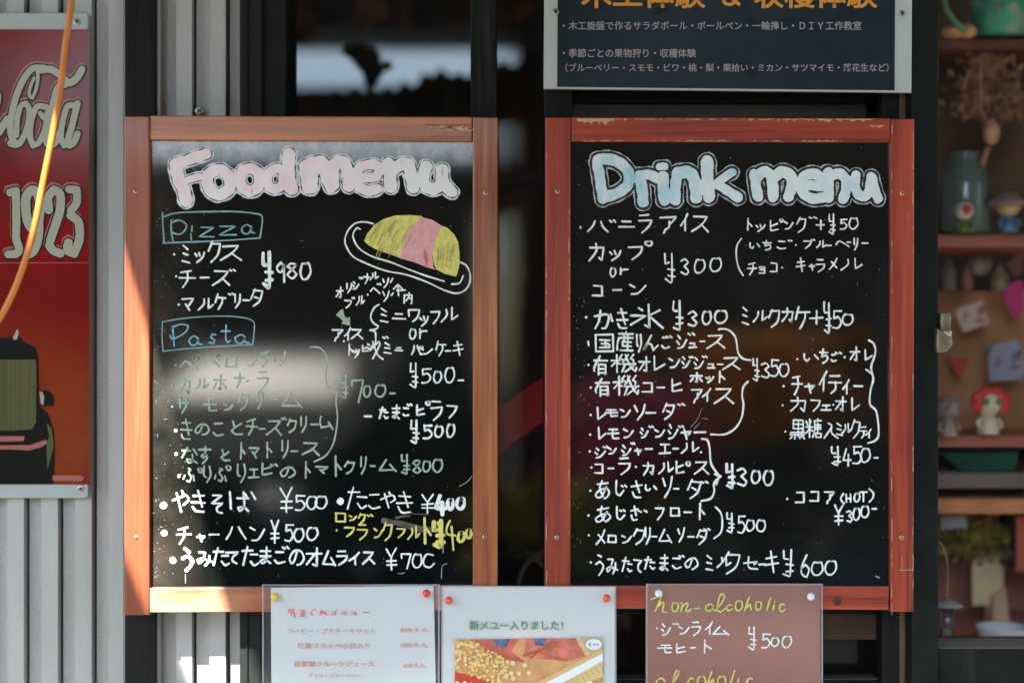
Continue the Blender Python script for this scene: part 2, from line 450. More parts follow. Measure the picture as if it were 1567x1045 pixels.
M['brass'] = mat('brass_screw', (.52, .38, .20), .35, .8, var=.2, vscale=300); M['zinc'] = mat('zinc_screw', (.42, .40, .36), .35, .8, var=.2, vscale=300)
M['slot'] = mat('screw_slot', (.01, .01, .01), .8)
M['paper'] = mat('white_paper', (.78, .84, .82), .6, var=.02, vscale=6, bump=.05, bscale=12)
M['sleeve'] = glassy('clear_plastic_sleeve', (.985, .99, .99), 1.2, .06, .03); M['sleeve_edge'] = glassy('plastic_seam', (.8, .82, .82), 1.5, .15, .35)
M['sleeve_red'] = glassy('hazy_plastic_sleeve', (.985, .98, .98), 1.4, .12, .05, (.8, .72, .70))
M['rust_paper'] = mat('rust_red_paper', (.34, .105, .062), .65, var=.12, vscale=7); layer(M['rust_paper'], (.40, .22, .17), 4, .42, .7, amt=.6)
M['white_print'] = mat('white_enamel', (.50, .57, .57), .35, var=.03, vscale=20)
M['navy'] = mat('navy_vinyl', (.010, .022, .033), .30, bump=.25, bscale=160, stretch=(.35, 1, 1), var=.1, vscale=30); layer(M['navy'], (.001, .003, .004), 24, .59, .66, (.6, 1, 1.3), amt=.8, seed=2)
M['sign_text'] = mat('pale_print', (.42, .40, .44), .5); M['sign_orange'] = mat('orange_print', (.72, .32, .05), .5)
M['sign_red'] = mat('red_enamel', (.27, .005, .009), .12, spec=.22, var=.1, vscale=4, bump=.04, bscale=26); layer(M['sign_red'], (.10, .014, .008), 5, .30, .65, amt=.85, mask=('X', -.03, .09))
layer(M['sign_red'], (.30, .12, .02), 7, .42, .62, amt=.3, mask=('Z', .25, .12), seed=3)  # orange fade low on the field paints in a warm reflection
M['sign_cream'] = mat('aged_cream_print', (.36, .36, .28), .22, spec=.3, var=.05, vscale=12); M['sign_black'] = mat('black_print', (.006, .008, .006), .25, spec=.2)
M['sign_olive'] = mat('olive_print', (.085, .085, .035), .3, spec=.2, var=.25, vscale=10, stretch=(40, 1, .2)); M['sign_pink'] = mat('pink_highlight_print', (.34, .11, .09), .3); M['sign_border'] = mat('grey_enamel_border', (.36, .42, .40), .38, var=.04, vscale=30)
M['cord'] = mat('orange_cord', (.62, .21, .035), .4, var=.08, vscale=40)
M['screen'] = mesh_mat('insect_screen', (.012, .013, .012), .0016, .19); M['screen_dark'] = mesh_mat('perforated_black_screen', (.02, .02, .018), .0021, .42)
M['glass'] = glassy('window_glass', (.97, .98, .975), .5)

# ------------------------------------------------------------------ ground, room, shop front
b = NB(); 
for i in range(1): box(b, -60, 60, -60, 20, -.3, 0)
tag(link('ground', b, mat('gravel_ground', (.12, .11, .095), .9, var=.25, vscale=30, bump=.6, bscale=60)), kind='structure')

Y_W = .058                                                       # front of the siding ribs
def siding(name, ribs, x0, x1, label):
    """ribbed sheet: raised ribs (photo px pairs) on a recessed pan"""
    t = thing(name, (P((x0 + x1) / 2, 0, Y_W).x, Y_W, 0), label, 'metal wall')
    prof = [(x0, 1)]
    for a, c in ribs: prof += [(a - 1.8, 1), (a - 1.3, 2.6), (a - .2, 2.6), (a, 0), (c, 0), (c + .2, 2.6), (c + 3.6, 2.6), (c + 4.2, 1)]
    prof = [p for p in prof if x0 <= p[0] <= x1] + [(x1, prof[-1][1] if ribs[-1][1] + 4.2 <= x1 else 0)]
    b = NB(); vs = []
    for px, d in prof:
        X = P(px, 0, Y_W).x; vs.append([b.verts.new((X, Y_W + .011 * d, z)) for z in (0.02, 1.1, 2.36)])
    for i in range(len(vs) - 1):
        for k in (0, 1): b.faces.new((vs[i][k], vs[i + 1][k], vs[i + 1][k + 1], vs[i][k + 1]))
    o = link('ribbed_sheet', b, M['steel'], t)
    md = o.modifiers.new('thickness', 'SOLIDIFY'); md.thickness = .0012; md.offset = -1
    return t
ribs = [(11 - 51.6 * k, 37 - 51.6 * k) for k in range(24, 0, -1)] + [(11, 36.5), (63, 88.5), (115, 140), (166, 189)]
w1 = siding('corrugated_wall', ribs, -1250, 190, 'grey ribbed steel siding behind the red enamel sign, left of the boards')
w2 = siding('corrugated_wall', [(269.5, 293.5), (321, 345)], 246, 366, 'narrow strip of grey ribbed steel siding behind the food board')
b = NB(); pbox(b, 238.5, 245.5, -700, 2380, Y_W - .006, .02, .001); link('edge_trim', b, mat('steel_trim', (.28, .275, .26), .4, .3), w2)

sf = thing('shop_front', (P(900, 0, .05).x, .05, 0), 'black framed shop window front holding both menu boards', 'shop front')
def vbar(name, a, c, y, dep, m, bev=.0015, z0=.0, z1=2.36, label=None):
    b = NB(); box(b, P(a, 0, y).x, P(c, 0, y).x, y, y + dep, z0, z1, bev); return link(name, b, m, sf, label=label)
def hbar(name, a, c, p, q, y, dep, m, bev=.001): b = NB(); pbox(b, a, c, p, q, y, dep, bev); return link(name, b, m, sf)
vbar('corner_post', 190.5, 238, .045, .10, M['black_wood'])
vbar('jamb', 366.5, 400, .048, .10, M['charcoal']); vbar('jamb', 400.5, 438, .058, .09, M['black_metal']); vbar('jamb_bead', 377, 379, .0455, .004, M['black_metal'])
vbar('mullion', 720, 760, .040, .09, M['black_wood']); vbar('mullion', 833, 876, .036, .09, M['black_wood'])
vbar('mullion', 1350, 1394, .040, .09, M['black_wood']); vbar('mullion', 1395.5, 1436, .022, .11, M['black_metal'])
vbar('mullion', 2050, 2110, .022, .11, M['black_metal']); vbar('mullion_strip', 1377, 1386, .0385, .003, mat('weathered_strip', (.09, .065, .04), .8, var=.3, vscale=30, stretch=(1, 1, .2)))
hbar('sash_rail', 438, 720, -170, -100, .062, .06, M['black_metal']); hbar('sash_rail', 876, 1350, 140, 158, .062, .06, M['black_metal'])
hbar('sash_rail', 876, 1350, 930, 940, .064, .05, M['black_metal']); hbar('sash_rail', 438, 1350, 1038.5, 1040, .060, .03, mat('pale_track', (.09, .09, .075), .5)); hbar('sash_rail', 438, 1350, 1042, 1130, .064, .05, M['black_metal'])
hbar('sash_rail', 1436, 2050, 993, 1090, .030, .08, M['black_metal']); hbar('sash_bead', 1436, 2050, 990.5, 992.6, .034, .06, mat('worn_bead', (.16, .16, .14), .5)); hbar('sash_rail', 1436, 2050, -300, -240, .030, .08, M['black_metal'])
for a, c, p, q in ((1436, 2050, -240, 992), (438, 720, -100, 1040), (760, 833, -400, 1040), (876, 1350, -400, 1040)):
    b = NB(); pbox(b, a, c, p, q, .105, .003); link('glass_pane', b, M['glass'], sf)
for a, c, p, q in ((438, 720, -100, 1040), (760, 833, -400, 1040), (876, 1350, 940, 1040)):
    b = NB(); pa, pb = P(a, q, .080), P(c, p, .080); f = b.faces.new([b.verts.new(v) for v in ((pa.x, .08, pa.z), (pb.x, .08, pa.z), (pb.x, .08, pb.z), (pa.x, .08, pb.z))])
    link('insect_screen', b, M['screen'], sf)
b = NB(); pbox(b, 1256, 1346, 938, 978, .070, .004); link('brown_panel', b, mat('brown_board', (.060, .036, .020), .7, var=.15, vscale=30), sf)
b = NB(); pbox(b, 876, 1326, 160, 250, .070, .004); link('brown_panel', b, mat('dark_brown_board', (.030, .022, .012), .35, var=.3, vscale=8), sf)
for a, c in ((-1250, -1190), (366, 2110)):
    hb = NB(); box(hb, P(a, 0, .03).x, P(c, 0, .03).x, .04, .14, 2.36, 2.62); link('lintel', hb, M['black_wood'], sf) if a > 0 else hb.free()
hb = NB(); box(hb, P(366, 0, .03).x, P(2110, 0, .03).x, .05, .12, 0, .62); link('kick_board', hb, M['black_wood'], sf)
hb = NB(); box(hb, P(2110, 0, .03).x, 4.2, .05, .12, 0, 2.6); link('side_panel', hb, M['black_wood'], sf)
hb = NB(); box(hb, -2.2, 4.2, .02, .16, 2.62, 3.6); link('upper_panel', hb, M['steel'], sf)
# latch on the right sash
lt = NB(); prism(lt, [(1440, 479), (1455.5, 479), (1455, 508), (1440, 508)], .014, .012, .0012); prism(lt, [(1434, 502), (1445, 508), (1457, 516), (1458.5, 528), (1449, 538), (1434, 540)], .010, .020, .0015)
lt_o = link('latch', lt, mat('dull_latch_metal', (.24, .22, .14), .35, .6, var=.2, vscale=60), sf, True)
lt = NB(); prism(lt, [(1443, 507), (1456, 506), (1456, 515), (1450, 513)], .008, .003, .0006); link('latch_catch', lt, mat('bright_catch', (.65, .68, .62), .25, .7), lt_o)
# room behind the glass
def struct(name, x0, x1, y0, y1, z0, z1, m): return tag(link(name, box(NB(), x0, x1, y0, y1, z0, z1), m), kind='structure')
wallm = mat('brown_room_wall', (.20, .115, .065), .8, var=.25, vscale=3, bump=.1, bscale=40)
struct('floor', -1.0, 3.6, .14, 3.4, .02, .04, mat('room_floor_boards', (.12, .07, .04), .6, var=.2, vscale=5)); struct('ceiling', -1.0, 3.6, .14, 3.4, 2.55, 2.6, wallm)
struct('wall_left', -1.05, -1.0, .14, 3.4, .0, 2.6, wallm); struct('wall_right', 3.6, 3.65, .14, 3.4, 0, 2.6, wallm)
ya = 3.4; q0, q1 = P(395, 134, ya), P(792, 42, ya)               # high window in the far wall
bb = NB(); box(bb, -1.05, q0.x, ya, ya + .1, 0, 2.6); box(bb, q1.x, 3.65, ya, ya + .1, 0, 2.6); box(bb, q0.x, q1.x, ya, ya + .1, 0, q0.z); box(bb, q0.x, q1.x, ya, ya + .1, q1.z, 2.6)
tag(link('wall_back', bb, wallm), kind='structure')
fp = bpy.data.materials.new('frosted_pane'); fp.use_nodes = True; fn = fp.node_tree; fn.nodes.clear(); fo = fn.nodes.new('ShaderNodeOutputMaterial'); ft = fn.nodes.new('ShaderNodeBsdfTranslucent'); ft.inputs[0].default_value = (.60, .62, .62, 1); fq = fn.nodes.new('ShaderNodeBsdfTransparent'); fx = fn.nodes.new('ShaderNodeMixShader'); fx.inputs[0].default_value = .10; fn.links.new(ft.outputs[0], fx.inputs[1]); fn.links.new(fq.outputs[0], fx.inputs[2]); fn.links.new(fx.outputs[0], fo.inputs[0])
bw = thing('back_window', (q0.x, ya, q0.z), 'low bright frosted window high in the far wall of the shop', 'window'); b = NB(); box(b, q0.x, q1.x, ya + .05, ya + .054, q0.z, q1.z); link('frosted_pane', b, fp, bw)

# ------------------------------------------------------------------ awning added out of view to shade the front; its hole shapes the sun patch
ZR = 2.52
def roofpt(px, py):                                                # point of the awning that shades photo px (board plane)
    p = P(px, py); t = (ZR - p.z) / -SUNV.z; q = p - SUNV * t; return Vector((q.x, q.y, ZR))
hole = [(150, 240), (345, 935), (470, 1330), (362, 1273), (150, 764)]
hp = [roofpt(*h) for h in hole]; cx = sum(v.x for v in hp) / 5; cy = sum(v.y for v in hp) / 5
aw = NB(); outer = [(-3.2, .0), (4.0, .0), (4.0, -1.55), (-3.2, -1.55)]
o4 = [Vector((a, c, ZR)) for a, c in outer]
edges = []
ov = [aw.verts.new(v) for v in o4]; iv = [aw.verts.new(v) for v in hp]
for L in (ov, iv):
    for i in range(len(L)): edges.append(aw.edges.new((L[i], L[(i + 1) % len(L)])))
bmesh.ops.triangle_fill(aw, edges=edges, use_beauty=True)
for f in list(aw.faces):
    c = f.calc_center_median()
r = bmesh.ops.extrude_face_region(aw, geom=list(aw.faces)); bmesh.ops.translate(aw, verts=[v for v in r['geom'] if isinstance(v, bmesh.types.BMVert)], vec=(0, 0, .012))
bmesh.ops.recalc_face_normals(aw, faces=aw.faces)
awn = thing('sun_blocker', (0, 0, ZR), 'flat grey awning sheet with a missing piece above the shop front', 'sun_blocker')
link('blocker_sheet', aw, mat('blocker_sheet', (.22, .22, .21), .7, var=.1, vscale=6), awn)
for x in (-3.15, 3.95):
    tb = NB(); tube(tb, [(x, -1.5, ZR - .012), (x, -1.5, 0)], .02, 10); link('blocker_post', tb, M['black_metal'], awn, True)
tb = NB(); box(tb, -3.2, 4.0, -1.56, -1.50, ZR - .06, ZR - .002); link('blocker_beam', tb, M['black_metal'], awn)

b = NB(); cc = []  # unseen cloth added to keep sky reflections off the left window
for k in range(41): x = -.70 + .76 * k / 40; cc.append([b.verts.new((x, -1.46 + .012 * math.sin(k * .9) * v, ZR - .06 - .44 * v)) for v in (0, .5, 1)])
for k in range(40):
    for v in (0, 1): b.faces.new((cc[k][v], cc[k + 1][v], cc[k + 1][v + 1], cc[k][v + 1]))
o = top('sky_blocking_cloth', b, mat('brown_sky_blocker', (.05, .03, .02), .9, var=.2, vscale=20), 'short dark brown cloth hanging from the front beam of the awning', 'sky_blocker', smooth=True); o.modifiers.new('cloth', 'SOLIDIFY').thickness = .003
# ------------------------------------------------------------------ menu boards
def screw(px, py, y, r, m, parent):
    c = P(px, py, y); b = NB(); lathe(b, c, [(r, -.0004), (r, .0004), (r * .75, .0011), (0.00001, .0013)], 14, 'y'); s = link('screw', b, m, parent, True)
    b = NB(); e = r * .55; y1 = c.y - .0016; a = rnd.random() * 1.5
    for k in (0, 1):
        ca, sa = math.cos(a + k * math.pi / 2), math.sin(a + k * math.pi / 2); u = Vector((ca, 0, sa)) * e; v = Vector((-sa, 0, ca)) * e * .28; o = Vector((c.x, y1 - k * .00008, c.z))
        b.faces.new([b.verts.new(o + q) for q in (-u - v, u - v, u + v, -u + v)])
    link('screw_slot', b, M['slot'], s)
fb = thing('food_menu_board', P(476, 937, 0), 'orange wood framed blackboard headed Food menu, with a yellow and pink omelette drawing', 'menu board')
db = thing('drink_menu_board', P(1117, 933, 0), 'red wood framed blackboard headed Drink menu, under the navy sign', 'menu board')
def bar(t, pts, m, y=0., dep=.022, name='frame_rail', label=None): return link(name, prism(NB(), pts, y, dep, .0016), m, t, label=label)
bar(fb, [(190, 178), (228.6, 178), (228.6, 941), (190, 941)], M['wood_v0'], 0, name='frame_stile'); bar(fb, [(723.4, 179), (761.5, 180), (761.5, 938), (723.4, 938)], M['wood_v1'], 0, name='frame_stile')
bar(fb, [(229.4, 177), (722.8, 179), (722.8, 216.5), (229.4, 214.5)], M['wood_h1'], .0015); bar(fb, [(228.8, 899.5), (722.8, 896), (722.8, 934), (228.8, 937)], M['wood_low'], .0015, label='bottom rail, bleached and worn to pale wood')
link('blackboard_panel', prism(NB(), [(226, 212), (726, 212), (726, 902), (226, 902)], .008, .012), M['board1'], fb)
bar(db, [(834.5, 180), (873.2, 180), (873.2, 936), (833.5, 936)], M['wood_v2'], 0, name='frame_stile'); bar(db, [(1363.2, 182), (1399.5, 182), (1398.5, 936), (1362.6, 936)], M['wood_v2'], 0, name='frame_stile')
bar(db, [(874, 179.5), (1362.4, 181.5), (1362.4, 218.3), (874, 216.5)], M['wood_h2'], .0015, label='top rail with the red stain flaking off its edge'); bar(db, [(874, 896), (1361, 897), (1360, 933), (874, 931)], M['wood_h2'], .0015)
link('blackboard_panel', prism(NB(), [(870, 212), (1366, 212), (1366, 900), (870, 900)], .008, .012), M['board2'], db)
for t, x, y, m in ((fb, 207.5, 293, 'brass'), (fb, 209, 822, 'brass'), (fb, 743, 295, 'zinc'), (fb, 741.5, 821, 'brass'), (db, 853, 293, 'brass'), (db, 852, 822, 'zinc'), (db, 1380.5, 296, 'brass'), (db, 1379.5, 822, 'brass')):
    screw(x, y, 0, .0029, M[m], t)
# gouge on the top rail, knot on the bottom rail
g = NB()
for i in range(22):
    x = 650 + i * 3.1; yy = 197 + rnd.uniform(-4, 4); ribbon(g, smooth([(x, yy), (x + rnd.uniform(5, 13), yy + rnd.uniform(-2.5, 2.5))]), rnd.uniform(.8, 2.4), .0009)
link('gouge_marks', g, mat('scraped_wood', (.55, .34, .24), .8, var=.3, vscale=90), fb)
g = NB()
for i in range(5):
    x = 652 + rnd.uniform(25, 66); yy = 195 + rnd.uniform(-3, 4); ribbon(g, smooth([(x, yy), (x + rnd.uniform(2, 7), yy + rnd.uniform(-2, 2))]), 1.4, .0001)
ribbon(g, smooth([(648, 191), (700, 191), (721, 190)]), .7, .0001); link('gouge_shadow', g, mat('dark_gouge', (.10, .03, .02), .9), fb)
g = NB(); blob(g, 1281.5, 920, 6.2, .0009); link('knot', g, mat('dark_knot', (.06, .02, .014), .7, var=.5, vscale=200), db)
# paint worn to pale wood along the rails of the drink board
g = NB()
def chips(x0, x1, y, n, hmin, hmax, up):
    for i in range(n):
        x = rnd.uniform(x0, x1); w_ = rnd.uniform(4, 26) * (1 - .4 * rnd.random()); h = rnd.uniform(hmin, hmax); pts = []
        for k in range(7): pts.append((x + w_ * k / 6, y + up * (h * rnd.uniform(.3, 1) * math.sin(math.pi * (k + .4) / 6.8))))
        x_ = [(x, y), (x + w_, y)]; INK[0] = (INK[0] + 1) % 60
        f = g.faces.new([g.verts.new(P(a, c) + Vector((0, .0010 - INK[0] * 8e-6, 0))) for a, c in [x_[0]] + pts + [x_[1]]])
chips(876, 935, 181.5, 16, 4, 14, 1); chips(876, 1340, 182, 46, .8, 3.6, 1); chips(1160, 1320, 182.5, 18, 2, 6, 1); chips(880, 1350, 216.5, 30, .6, 3, -1); chips(1330, 1345, 192, 4, 2, 6, 1); chips(1225, 1275, 217, 8, 1, 4.5, -1)
bmesh.ops.triangulate(g, faces=g.faces); link('worn_patches', g, mat('bare_pale_wood', (.58, .36, .19), .8, var=.2, vscale=120), db)['kind'] = 'stuff'
g = NB()
for xx, n in ((1397, 26), (1364.5, 20), (836.5, 16), (871, 22)):
    for i in range(n):
        yy = rnd.uniform(190, 925); INK[0] += 1; ribbon(g, smooth([(xx + rnd.uniform(-.6, .6), yy), (xx + rnd.uniform(-.6, .6), yy + rnd.uniform(3, 22))]), rnd.uniform(.5, 1.3), -.0005)
ribbon(g, smooth([(1380, 850), (1380, 872)]), .7, -.0004); ribbon(g, smooth([(1376, 872), (1398, 871)]), 1.0, -.0004); ribbon(g, smooth([(1389, 325), (1390, 338)]), .6, -.0004)
link('scratches', g, mat('pale_scratch', (.50, .34, .26), .8), db)['kind'] = 'stuff'

# titles, built in layers: outline, dark gap, fill
import numpy as np
def fatshape(segs, add, y, res=.7, wob=.35):
    """union of fat pen strokes as one clean flat shape (marching squares on a distance field)"""
    segl = []
    for wd, pts in segs:
        q = smooth(pts, step=5)
        for i in range(len(q) - 1): segl.append((q[i].x, q[i].y, q[i + 1].x, q[i + 1].y, wd / 2))
    x0 = min(min(a[0], a[2]) - a[4] for a in segl) - add - 2; x1 = max(max(a[0], a[2]) + a[4] for a in segl) + add + 2
    y0 = min(min(a[1], a[3]) - a[4] for a in segl) - add - 2; y1 = max(max(a[1], a[3]) + a[4] for a in segl) + add + 2
    nx, ny = int((x1 - x0) / res) + 1, int((y1 - y0) / res) + 1
    gx, gy = x0 + np.arange(nx) * res, y0 + np.arange(ny) * res; F = np.full((ny, nx), 1e3)
    for ax, ay, bx, by, r in segl:
        m_ = r + add + 3; i0, i1 = int((min(ax, bx) - m_ - x0) / res), int((max(ax, bx) + m_ - x0) / res) + 2; j0, j1 = int((min(ay, by) - m_ - y0) / res), int((max(ay, by) + m_ - y0) / res) + 2
        i0, j0 = max(0, i0), max(0, j0); X, Y = np.meshgrid(gx[i0:i1], gy[j0:j1]); dx, dy = bx - ax, by - ay; L2 = dx * dx + dy * dy + 1e-9
        t = np.clip(((X - ax) * dx + (Y - ay) * dy) / L2, 0, 1); d = np.hypot(X - ax - t * dx, Y - ay - t * dy) - r
        F[j0:j1, i0:i1] = np.minimum(F[j0:j1, i0:i1], d)
    XX, YY = np.meshgrid(gx, gy); F = F - add / 2 + wob * (np.sin(XX * .31 + YY * .17 + add) + np.sin(YY * .43 - XX * .13 + 2 * add) + .6 * np.sin(XX * .9 + 1.3 * YY))
    F[0, :] = F[-1, :] = 9; F[:, 0] = F[:, -1] = 9
    bm = NB(); cache = {}
    def V(x, y_):
        k = (round(x * 50), round(y_ * 50))
        if k not in cache: cache[k] = bm.verts.new(P(x, y_) + Vector((0, y, 0)))
        return cache[k]
    ins = F < 0
    for j in range(ny - 1):
        full = ins[j, :-1] & ins[j, 1:] & ins[j + 1, :-1] & ins[j + 1, 1:]; anyc = ins[j, :-1] | ins[j, 1:] | ins[j + 1, :-1] | ins[j + 1, 1:]
        run = None
        for i in range(nx - 1):
            if full[i]:
                if run is None: run = i
                continue
            if run is not None:
                bm.faces.new((V(gx[run], gy[j]), V(gx[i], gy[j]), V(gx[i], gy[j + 1]), V(gx[run], gy[j + 1]))); run = None
            if not anyc[i]: continue
            cs_ = [(i, j), (i + 1, j), (i + 1, j + 1), (i, j + 1)]; poly = []
            for k in range(4):
                (a, b_), (c, d) = cs_[k], cs_[(k + 1) % 4]; fa, fc = F[b_, a], F[d, c]
                if fa < 0: poly.append((gx[a], gy[b_]))
                if (fa < 0) != (fc < 0): t = fa / (fa - fc); poly.append((gx[a] + (gx[c] - gx[a]) * t, gy[b_] + (gy[d] - gy[b_]) * t))
            vs = []
            for p in poly:
                v = V(*p)
                if v not in vs: vs.append(v)
            if len(vs) > 2:
                try: bm.faces.new(vs)
                except ValueError: pass
    return bm
def bubble(t, y, segs, fill, gap, outl, w_out, w_gap):
    for nm, m, add, yy in (('title_outline', outl, w_out, y), ('title_gap', gap, w_gap, y - .0003), ('title_fill', fill, 0, y - .0006)):
        link(nm, fatshape(segs, add, yy, .7), m, t)
def pl(s, crop=(0, 0, 1)): return [(crop[0] + float(a) / crop[2], crop[1] + float(c) / crop[2]) for a, c in (q.split(',') for q in s.split())]
A, B, Cc, Dd, E_, F, Gg, H = (230, 210, 5.5), (470, 210, 5.5), (230, 360, 5.804), (480, 380, 5.804), (230, 520, 4.75), (470, 540, 5.223), (230, 730, 6.148), (480, 730, 6.148)
I, J, K, L_, Mm, N, O, Q = (870, 215, 5.647), (1110, 215, 5.647), (870, 360, 5.647), (1110, 320, 5.224), (870, 495, 5.647), (1110, 495, 5.098), (870, 650, 4.353), (1110, 670, 4.543)
YB = .0073
food = [(17, pl('205,225 300,190 460,135', A)), (20, pl('205,225 225,340 270,440 290,530', A)), (11, pl('270,370 340,345 400,330', A)),
        (18, pl('490,300 580,270 650,330 655,430 570,480 490,440 470,350 490,300', A)), (17, pl('760,290 830,260 900,300 905,400 840,450 770,420 745,350 760,290', A)),
        (15, pl('990,300 1050,260 1110,290 1100,400 1040,430 990,410 975,350 990,300', A)), (20, pl('1160,140 1155,250 1165,400 1185,430', A)),
        (20, pl('-20,240 -10,320 5,420', B)), (20, pl('-10,260 40,215 110,205 130,230 150,300 195,410', B)), (19, pl('90,215 40,300 30,420', B)), (18, pl('215,230 290,200 330,260 330,330 345,410', B)), (17, pl('220,230 215,320 220,400', B)),
        (15, pl('430,340 560,330 620,260 550,225 460,240 400,300 390,360 440,420 520,450 590,430', B)), (20, pl('680,220 690,300 700,410', B)), (19, pl('700,290 780,230 850,230 870,320 890,420', B)),
        (19, pl('1000,245 970,320 990,400 1060,430 1120,390 1135,270', B)), (18, pl('1135,280 1150,390 1215,455', B))]
bubble(fb, YB, food, M['title1'], M['dark_gap'], M['outline1'], 7.0, 2.2)
drink = [(16, pl('250,180 275,330 300,500', I)), (17, pl('260,160 370,160 480,215 530,310 500,400 400,460 300,490', I)),
         (17, pl('620,300 640,420 650,530', I)), (16, pl('620,310 700,290 780,330', I)), (11, pl('790,220 840,220', I)), (18, pl('820,310 825,400 835,510', I)),
         (17, pl('950,270 930,380 925,510', I)), (19, pl('960,280 1040,270 1090,330 1110,430 1110,490', I)), (19, pl('1205,180 1205,300 1220,480', I)), (13, pl('1290,370 1360,310 1420,270', I)), (15, pl('1290,370 1380,430 1475,490', I)),
         (16, pl('260,290 275,400 290,480', J)), (17, pl('275,320 340,265 400,300 420,400 420,480', J)), (17, pl('430,320 500,265 580,310 580,400 555,480', J)),
         (16, pl('680,380 840,390 845,330 780,285 700,300 660,380 690,460 780,500 880,480', J)), (16, pl('900,270 900,370 905,490', J)), (16, pl('915,310 990,280 1050,330 1055,420 1030,500', J)),
         (15, pl('1140,300 1130,390 1170,470 1240,460 1275,320', J)), (15, pl('1275,310 1300,410 1330,500', J))]
bubble(db, YB, drink, M['title2'], M['dark_gap'], M['outline2'], 10.6, 7.4)

# food board writing
W, GN = M['white_ink'], M['green_ink']
write('~90,630 95,760 105,885; ~105,665 200,635 400,625 700,622 880,640 925,655 935,700 915,845; ~95,888 300,880 600,868 915,845; ~165,695 165,780 180,870; ~170,715 230,695 290,730 280,780 230,815 175,800; ~340,745 338,790; ~330,810 335,860; z 400 745 125 90; z 565 740 145 80; a 745 725 125 90', A, 2.9, M['teal_ink'], YB, fb, 'heading_writing')
write('~95,768 92,900 100,1030; ~95,768 300,735 550,718 780,725 900,760 915,830 900,970; ~100,1030 400,1000 900,970', Cc, 2.2, M['teal_ink'], YB, fb, 'heading_frame')
write('~185,810 190,850 200,985; ~185,815 260,790 325,800 310,850 240,900 175,920 165,890; a 325 880 120 105; s 505 865 75 95; t 610 800 90 150; a 730 870 135 95', Cc, 3.0, M['blue_ink'], YB, fb, 'heading_writing')
write('dot 200 168; ミ 275 90 60 150; ツ 385 140 85 100; ク 505 55 105 180; ス 610 80 190 140', Cc, 3.7, W, YB, fb)
write('dot 218 362; チ 245 315 140 145; ー 435 360 75 25; ス 540 305 155 140; ゛ 695 303 50 25', Cc, 3.5, W, YB, fb)
write('dot 240 615; マ 270 550 100 130; ル 420 560 130 100; ケ 565 525 95 130; ゛ 685 515 50 28; リ 735 520 60 125; ー 815 565 55 20; タ 885 475 100 155', Cc, 3.5, W, YB, fb)
write('Y 985 150 100 310 5.4; 9 1110 235 80 185; 8 1195 245 100 135; 0 1325 250 90 135', Cc, 4.0, W, YB, fb, 'price_writing')
write('オ 195 345 60 95; リ 285 310 50 80; シ 340 295 55 65; ゛ 400 255 28 28; ナ 440 225 55 85; ル 495 212 75 65; フ 270 455 62 72; ゛ 335 435 22 22; ル 375 420 70 80; dot 475 410; ヘ 500 330 85 75; ゛ 560 312 32 24; ソ 610 265 50 80; ~680,300 697,266; ソ 610 375 55 95; ~685,417 702,395; ~745,320 750,420; ~705,360 745,318 795,372; ~735,372 810,370; 内 790 390 90 95', Dd, 3.0, W, YB, fb, 'note_writing')
write('ア 160 710 95 115; dot 262 825; イ 268 705 58 115; ス 325 712 105 90', Dd, 3.2, W, YB, fb)
write('~575,498 530,530 502,600 520,655 572,692 545,718 495,727; ~495,727 540,742 546,800 545,850; ~495,905 575,825 580,860 520,980; ~520,830 560,940 610,985', Dd, 3.2, W, YB, fb, 'brace_mark')
write('ミ 590 530 62 125; ニ 695 565 115 75; ワ 840 530 100 120; ツ 940 595 75 92; フ 1040 552 78 115; ル 1130 525 145 125', Dd, 3.4, W, YB, fb)
write('o 848 722 55 78; r 925 715 75 85; ト 290 855 60 95; ツ 350 890 50 80; ヒ 425 862 50 52; ン 475 845 50 45; ゛ 612 785 45 28; ミ 622 838 60 95; ニ 720 875 65 42; ハ 865 855 80 90; ゜ 942 868 24 24; ン 935 882 115 58; ケ 1085 830 85 120; ー 1170 900 42 18; キ 1237 825 85 120', Dd, 3.2, W, YB, fb)
write('Y 815 85 75 190; 5 905 130 80 108; 0 1010 150 60 85; 0 1100 125 75 105; ー 1205 212 42 14', F, 3.3, W, YB, fb, 'price_writing')
b = NB(); flat(b, pl('235,545 255,538 268,600 298,622 316,602 320,688 238,668 256,648 228,618 192,592', Dd), YB - .0008); link('arrow_mark', b, GN, fb)
write('dot 175 183; ヘ 205 135 128 90; ゜ 325 135 30 32; ヘ 388 118 106 85; ゜ 468 110 32 30; ロ 530 120 95 85; ン 700 130 62 58; チ 785 85 98 110; dot 893 155; ノ 930 85 52 105', E_, 3.5, GN, YB, fb)
write('dot 150 330; カ 198 275 78 115; ル 320 282 92 78; ホ 450 255 88 110; ナ 603 245 68 100; dot 698 300; ラ 768 235 80 140', E_, 3.5, GN, YB, fb)
write('dot 150 487; サ 188 420 80 110; モ 383 420 88 110; ン 528 460 64 50; ク 635 400 65 110; リ 770 385 42 115; ー 868 425 55 12; ム 952 395 142 98', E_, 3.5, GN, YB, fb)
write('き 212 575 78 145; の 320 610 98 80; こ 440 600 82 100; と 573 590 90 95; チ 688 580 86 115; ー 785 642 42 12; ス 838 580 110 112; ゛ 948 568 30 28; ク 990 580 65 95; リ 1085 560 48 115; ー 1160 610 55 12; ~1235,560 1228,600 1238,640 1300,625; ~1290,600 1320,650', E_, 3.5, GN, YB, fb)
write('な 222 785 108 112; す 342 775 90 125; と 498 800 74 75; ト 635 750 50 115; マ 712 775 74 95; ト 820 745 64 115; リ 948 735 52 125; ー 1018 802 44 16; ス 1098 742 125 95', E_, 3.5, GN, YB, fb)
